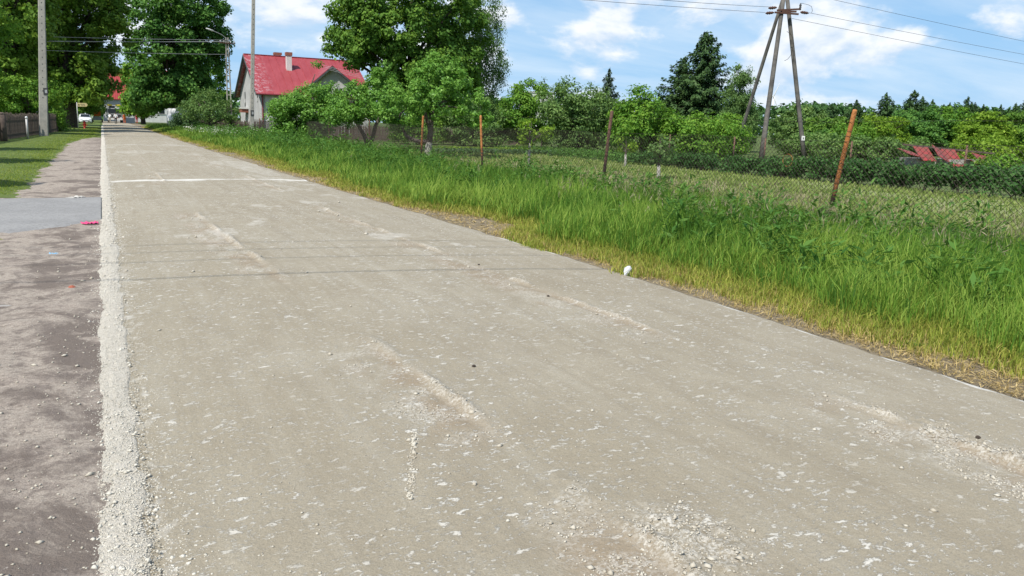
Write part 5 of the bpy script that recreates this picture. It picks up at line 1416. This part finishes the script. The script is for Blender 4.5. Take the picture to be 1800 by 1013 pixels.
for s in (-1, 1):
    MB().lathe([(0.06, 0.09), (0.06, 0.17), (0.075, 0.175), (0.075, 0.22), (0.02, 0.23)], (0, 0, 0.42), 10, 'X').build('nozzle', M['red'], hy_, smooth=True).scale = (s, 1, 1)

# ------------------------------------------------------------------ vehicles
def wheel(parent, c, r=0.31, w=0.2):
    t = MB().lathe([(r*0.55, -w/2), (r*0.93, -w/2), (r, -w*0.3), (r, w*0.3), (r*0.93, w/2), (r*0.55, w/2)], c, 18, 'X').build('wheel', M['black'], parent, smooth=True)
    MB().lathe([(r*0.25, -w/2-0.012), (r*0.56, -w/2-0.006), (r*0.56, w/2+0.006), (r*0.25, w/2+0.012)], c, 12, 'X').build('rim', M['galv'], t)


def loft(secs):
    """closed body from stations (y, half width bottom, half width top, z0, z1): rounded sections"""
    mb = MB(); V = []; F = []; n = 0
    for y, wb, wt, z0, z1 in secs:
        pr = [(-wb*0.92, z0), (-wb, z0+(z1-z0)*0.25), (-wb*0.99, z0+(z1-z0)*0.62), (-wt, z1-0.05), (-wt*0.82, z1), (wt*0.82, z1), (wt, z1-0.05), (wb*0.99, z0+(z1-z0)*0.62), (wb, z0+(z1-z0)*0.25), (wb*0.92, z0)]
        V += [(x, y, z) for x, z in pr]; n = len(pr)
    for i in range(len(secs)-1):
        for k in range(n):
            F.append((i*n+k, i*n+(k+1) % n, (i+1)*n+(k+1) % n, (i+1)*n+k))
    F.append(tuple(range(n))[::-1]); F.append(tuple((len(secs)-1)*n+k for k in range(n)))
    return mb.add(V, F)


car = thing('parked_car', 'white hatchback parked on the left verge, front towards the viewer', 'car', (-2.35, 138.0, 0), R_(4))
loft([(-2.02, 0.72, 0.62, 0.28, 0.62), (-1.9, 0.83, 0.74, 0.20, 0.74), (-1.1, 0.88, 0.80, 0.18, 0.93), (-0.6, 0.89, 0.80, 0.17, 1.0), (0.9, 0.89, 0.80, 0.17, 1.0), (1.9, 0.86, 0.76, 0.2, 0.98), (2.05, 0.78, 0.66, 0.3, 0.86)]).build('body', M['carpaint'], car, smooth=True)
cab = loft([(-0.85, 0.72, 0.70, 0.93, 0.98), (-0.10, 0.74, 0.60, 0.93, 1.45), (1.2, 0.74, 0.60, 0.93, 1.47), (1.85, 0.72, 0.62, 0.93, 1.10)]).build('cabin', M['carpaint'], car, smooth=True)
MB().add([(-0.66, -0.80, 1.0), (0.66, -0.80, 1.0), (0.55, -0.20, 1.425), (-0.55, -0.20, 1.425), (-0.66, -0.83, 0.99), (0.66, -0.83, 0.99), (0.55, -0.23, 1.435), (-0.55, -0.23, 1.435)],
         [(0, 3, 2, 1), (4, 5, 6, 7), (0, 1, 5, 4), (1, 2, 6, 5), (2, 3, 7, 6), (3, 0, 4, 7)]).build('windscreen', M['glassy'], cab)
for s in (-1, 1):
    MB().box((s*0.60, -1.93, 0.66), (0.30, 0.12, 0.14), R_(12)*s).build('headlight', M['headlight'], car, bevel=0.02)
    MB().box((s*0.98, -0.55, 1.02), (0.18, 0.12, 0.14)).build('mirror', M['carpaint'], car, bevel=0.03)
    for y in (-1.3, 1.3):
        wheel(car, (s*0.80, y, 0.31))
MB().box((0, -2.01, 0.45), (0.95, 0.06, 0.14)).build('grille', M['plate'], car)
MB().box((0, -2.06, 0.34), (0.52, 0.03, 0.11)).build('number_plate', M['white'], car)

van = thing('parked_van', 'pale grey van half hidden behind the lilac bush', 'van', (8.75, 103.0, 0), R_(20))
loft([(-2.5, 0.86, 0.78, 0.35, 1.05), (-1.9, 0.95, 0.84, 0.3, 1.25), (-1.2, 0.97, 0.80, 0.3, 2.25), (-0.6, 0.98, 0.84, 0.3, 2.48), (2.3, 0.98, 0.84, 0.3, 2.5), (2.45, 0.95, 0.80, 0.35, 2.4)]).build('body', M['carpaint'], van, smooth=True)
MB().box((0, -1.58, 1.72), (1.5, 0.05, 0.8), 0, R_(-35)).build('windscreen', M['glassy'], van)
for s in (-1, 1):
    MB().box((s*0.985, 0.4, 0.85), (0.03, 3.6, 0.10)).build('trim_strip', M['plate'], van)
    for y in (-1.5, 1.5):
        wheel(van, (s*0.88, y, 0.34), 0.34)

tr = thing('road_truck', 'grey truck standing across the end of the street, cab towards the viewer', 'truck', (2.05, 156.0, 0))
MB().box((0, 0.9, 1.75), (2.4, 1.9, 1.75)).build('cab', M['truckgrey'], tr, bevel=0.10)
MB().box((0, 4.6, 1.55), (2.4, 5.0, 1.5)).build('body', M['truckgrey'], tr, bevel=0.04)
MB().box((0, -0.06, 2.12), (2.05, 0.06, 0.72)).build('windscreen', M['glassy'], tr)
MB().box((0, -0.08, 1.25), (1.9, 0.08, 0.55)).build('grille', M['plate'], tr)
MB().box((0, -0.15, 0.72), (2.4, 0.25, 0.32)).build('bumper', M['white'], tr, bevel=0.03)
bar = MB().box((0, 0.6, 2.98), (2.2, 0.30, 0.10)).build('roof_bar', M['plate'], tr)
for x in (-0.75, 0.55):
    MB().box((x, 0.45, 3.16), (0.8, 0.25, 0.24)).build('warning_light', M['yellow'], bar, bevel=0.03)
for s in (-1, 1):
    MB().box((s*0.9, -0.10, 0.98), (0.32, 0.08, 0.2)).build('headlight', M['headlight'], tr)
    MB().box((s*1.36, -0.05, 2.1), (0.2, 0.1, 0.45)).build('mirror', M['plate'], tr)
    for y in (0.7, 4.2, 5.6):
        wheel(tr, (s*1.02, y, 0.48), 0.48, 0.3)
tl = thing('warning_trailer', 'small grey trailer with an orange panel left of the truck', 'trailer', (-0.75, 160.0, 0))
MB().box((0, 0, 0.75), (1.35, 2.0, 0.65)).build('bed', M['truckgrey'], tl, bevel=0.03)
MB().box((0, -0.6, 1.62), (1.15, 0.08, 0.95)).build('panel', M['orange'], tl, bevel=0.02)
for s in (-1, 1):
    MB().tube([(s*0.5, -0.55, 1.0), (s*0.5, -0.55, 1.6)], 0.04, 6).build('strut', M['galv'], tl)
    wheel(tl, (s*0.75, 0.1, 0.32))
cn = thing('canopy_stand', 'small stand with a red and white canopy right of the truck', 'stand', (4.35, 162.0, 0))
for i in range(6):
    MB().prism([(-1.0, 2.35), (0.2, 2.75), (1.0, 2.35), (1.0, 2.30), (0.2, 2.70), (-1.0, 2.30)], -1.05+i*0.35, -1.05+(i+1)*0.35-0.004, 'YZ').build('canopy_strip', M['cloth_red'] if i % 2 == 0 else M['cloth_white'], cn)
for sx in (-1, 1):
    for sy in (-0.9, 0.9):
        MB().tube([(sx*0.98, sy, -0.05), (sx*0.98, sy, 2.33)], 0.04, 6).build('post', M['white'], cn)
MB().box((0, -0.6, 0.5), (1.9, 0.5, 1.0)).build('counter', M['white'], cn)

# ------------------------------------------------------------------ people at the end of the street
def person(label, loc, rz, top, legs, pose, hair='hair', group='people at the end of the street', extra=None):
    J = dict(pel=(0, 0, 0.95), wst=(0, 0, 1.10), chs=(0, 0, 1.32), nk=(0, 0, 1.48), hd=(0, 0, 1.60), ht=(0, 0, 1.73))
    for s, sx in (('l', -1), ('r', 1)):
        J['sh'+s] = (sx*0.19, 0, 1.41); J['el'+s] = (sx*0.25, 0.02, 1.13); J['wr'+s] = (sx*0.26, -0.05, 0.89); J['ha'+s] = (sx*0.26, -0.07, 0.80)
        J['hp'+s] = (sx*0.10, 0, 0.90); J['kn'+s] = (sx*0.11, -0.02, 0.50); J['an'+s] = (sx*0.11, 0.02, 0.09); J['to'+s] = (sx*0.12, -0.15, 0.04)
    J.update(pose)
    rad = dict(pel=.15, wst=.135, chs=.16, nk=.06, hd=.095, ht=.075)
    for s in 'lr':
        rad.update({'sh'+s: .07, 'el'+s: .05, 'wr'+s: .036, 'ha'+s: .042, 'hp'+s: .10, 'kn'+s: .065, 'an'+s: .048, 'to'+s: .045})
    E = [('pel', 'wst'), ('wst', 'chs'), ('chs', 'nk'), ('nk', 'hd'), ('hd', 'ht')]
    for s in 'lr':
        E += [('chs', 'sh'+s), ('sh'+s, 'el'+s), ('el'+s, 'wr'+s), ('wr'+s, 'ha'+s), ('pel', 'hp'+s), ('hp'+s, 'kn'+s), ('kn'+s, 'an'+s), ('an'+s, 'to'+s)]
    keys = list(J); ix = {k: i for i, k in enumerate(keys)}
    me = bpy.data.meshes.new('body'); me.from_pydata([J[k] for k in keys], [(ix[a], ix[b]) for a, b in E], [])
    ob = bpy.data.objects.new('body', me); COL.objects.link(ob)
    sk = ob.modifiers.new('skin', 'SKIN')
    for k in keys:
        sv = me.skin_vertices[0].data[ix[k]]; r = rad[k]; sv.radius = (r, r*0.8) if k in ('pel', 'wst', 'chs') else (r, r); sv.use_root = (k == 'pel')
    ob.modifiers.new('sub', 'SUBSURF').levels = 2
    dg = bpy.context.evaluated_depsgraph_get()
    m2 = bpy.data.meshes.new_from_object(ob.evaluated_get(dg)); bpy.data.objects.remove(ob)
    m2.materials.clear()
    for k in ('skin', top, legs, 'black'):
        m2.materials.append(M[k])
    hd = Vector(J['hd']); nk = Vector(J['nk']); pz = J['pel'][2]
    segs = [(Vector(J[a]), Vector(J[b]), a, b) for a, b in E]
    for p in m2.polygons:
        c = p.center; best = None
        for a, b, na, nb in segs:
            ab = b-a; t = max(0, min(1, (c-a).dot(ab)/ab.length_squared)); d_ = (c-a-ab*t).length
            if best is None or d_ < best[0]:
                best = (d_, na, nb)
        nb = best[2]; na = best[1]
        p.material_index = 0 if nb in ('hd', 'ht') or nb.startswith('ha') else (3 if nb.startswith('to') else (2 if nb[:2] in ('hp', 'kn', 'an') else (0 if nb.startswith('wr') and top == 'cloth_white' else 1)))
        p.use_smooth = True
    t = thing('person', label, 'person', loc, rz, group)
    link('body', m2, None, t)
    c = (hd+Vector(J['ht']))/2
    MB().lathe([(0.02, 0.125), (0.07, 0.11), (0.10, 0.06), (0.108, 0.0), (0.10, -0.03)], tuple(c+Vector((0, 0.02, 0.03))), 10).build('hair', M[hair], t, smooth=True)
    if extra:
        extra(t)
    return t


def pack(t):
    o = MB().box((0.02, 0.20, 1.32), (0.30, 0.18, 0.42)).build('backpack', M['navy'], t, bevel=0.05)


walk = dict(knl=(-0.11, -0.16, 0.52), anl=(-0.11, -0.10, 0.12), tol=(-0.12, -0.26, 0.06), knr=(0.11, 0.04, 0.50), anr=(0.11, 0.22, 0.10), tor=(0.12, 0.10, 0.04), ell=(-0.26, 0.10, 1.15), wrl=(-0.25, 0.10, 0.92), hal=(-0.25, 0.08, 0.83))
person('person in a white shirt and dark trousers walking away along the road', (1.88, 137.0, 0.05), R_(180), 'cloth_white', 'navy', walk, extra=None)
bend = dict(wst=(0, -0.05, 1.08), chs=(0, -0.16, 1.26), nk=(0, -0.24, 1.40), hd=(0, -0.30, 1.50), ht=(0, -0.34, 1.62), shl=(-0.19, -0.18, 1.34), shr=(0.19, -0.18, 1.34), ell=(-0.25, -0.26, 1.08), elr=(0.25, -0.26, 1.08), wrl=(-0.2, -0.40, 0.95), wrr=(0.2, -0.40, 0.95), hal=(-0.18, -0.47, 0.92), har=(0.18, -0.47, 0.92))
person('person in a light shirt stooping in front of the grey truck', (1.15, 150.6, 0.05), R_(165), 'cloth_white', 'cloth_beige', bend)
person('road worker in an orange suit standing right of the truck', (3.45, 151.5, 0.05), R_(200), 'orange', 'orange', {})
person('person in red standing by the red and white canopy', (5.6, 158.5, 0.0), R_(190), 'cloth_red', 'cloth_red', {})

# ------------------------------------------------------------------ litter and single stones
def sheet(name, label, loc, dims, amp, mat, seed, cat):
    """a thin crumpled sheet lying on the ground"""
    n = 15
    U, Vv = np.meshgrid(np.linspace(-1, 1, n), np.linspace(-1, 1, n))
    k = 0.75+0.5*fbm(np.arctan2(Vv, U)*1.3, 0*U, seed)
    z = amp*(np.abs(fbm(U*2.3, Vv*2.3, seed+1)-0.5)*3.4+0.6*np.abs(vnoise(U*5, Vv*5, seed+2)-0.5))
    x = U*dims[0]/2*k+amp*0.5*(vnoise(U*4, Vv*4, seed+3)-0.5); y = Vv*dims[1]/2*k
    P = np.stack([x, y, z], -1).reshape(-1, 3); i = (np.arange(n-1)[:, None]*n+np.arange(n-1)[None]).ravel()
    o = link(name, np_mesh(name, P, np.stack([i, i+1, i+n+1, i+n], 1)), M[mat]); o.location = (loc[0], loc[1], loc[2]-0.03); o.rotation_euler = (0, 0, seed)
    so = o.modifiers.new('thick', 'SOLIDIFY'); so.thickness = 0.002
    return tag(o, label, cat)


def crumple(name, label, loc, dims, mat, seed, cat, sub=3):
    rg = np.random.default_rng(seed)
    bm = bmesh.new(); bmesh.ops.create_icosphere(bm, subdivisions=sub, radius=1)
    dirs = unit(rg.normal(size=(26, 3))); amp = rg.uniform(-0.34, 0.26, 26)
    for v in bm.verts:
        c = np.array(v.co); k = 1+float(np.sum(amp*np.clip((dirs@c-0.55)*2.2, 0, 1)))+0.05*rg.normal()
        tz = 1-0.22*v.co.z; v.co = Vector((v.co.x*dims[0]*k*tz+0.25*dims[2]*v.co.z, v.co.y*dims[1]*k*tz, max(v.co.z, -0.75)*dims[2]*k))
    me = bpy.data.meshes.new(name); bm.to_mesh(me); bm.free()
    o = link(name, me, M[mat]); o.location = loc
    return tag(o, label, cat)


crumple('plastic_bag', 'crumpled white plastic bag at the right edge of the road', (5.0, 6.72, 0.058), (0.056, 0.042, 0.070), 'bag', 33, 'bag', 2)
sheet('pink_rag', 'bright pink plastic scrap beside the driveway at the left road edge', (-0.235, 12.45, 0.075), (0.15, 0.20), 0.03, 'pink', 5, 'litter')
sheet('blue_scrap', 'light blue plastic scrap on the sandy shoulder', (-0.57, 9.98, 0.05), (0.09, 0.10), 0.014, 'blue', 6, 'litter')
sheet('paper_scrap', 'pale paper scrap at the far edge of the driveway', (-0.5, 16.35, 0.075), (0.26, 0.22), 0.03, 'paper', 7, 'litter')
rock('brick_piece', 'orange red brick piece on the sandy shoulder', (-0.33, 7.9, 0), (0.036, 0.045, 0.03), M['brickstone'], 1, 'brick')
rock('flat_stone', 'flat pale stone at the left picture edge', (-0.82, 7.32, 0), (0.10, 0.035, 0.02), M['stone'], 2)
rock('brown_stone', 'brown stone in the pale strip at the bottom left', (-0.10, 4.05, 0), (0.016, 0.02, 0.014), M['bark_apple'], 3)
rock('dark_stone', 'small dark stone in the pale strip, halfway down', (-0.06, 5.55, 0.05), (0.013, 0.015, 0.012), M['stone'], 4)
for i, (x, y, lab) in enumerate(((2.02, 4.28, 'small dark clod on the ridge of the near wheel track'), (3.55, 5.95, 'dark clod near the far wheel track'), (3.62, 7.6, 'dark clod farther up the far wheel track'), (3.95, 2.2, 'dark pebble near the bottom right of the road'))):
    o = rock('clod', lab, (x, y, 0), (0.013, 0.012, 0.009), M['bark'], 10+i, 'clod'); o.location.z = float(road_z(np.array([[x]]), np.array([[y]]), np.array([[0.5]]))[0, 0])+0.006
# a fallen dry stalk and a dead stem in the grass
tag(MB().tube([(7.45, 9.0, 0.22), (7.05, 8.85, 0.55), (6.75, 8.7, 0.8)], [0.006, 0.005, 0.003], 5).build('dry_stalk', M['straw'], None), 'single pale dry stalk leaning out of the tall grass', 'stalk')
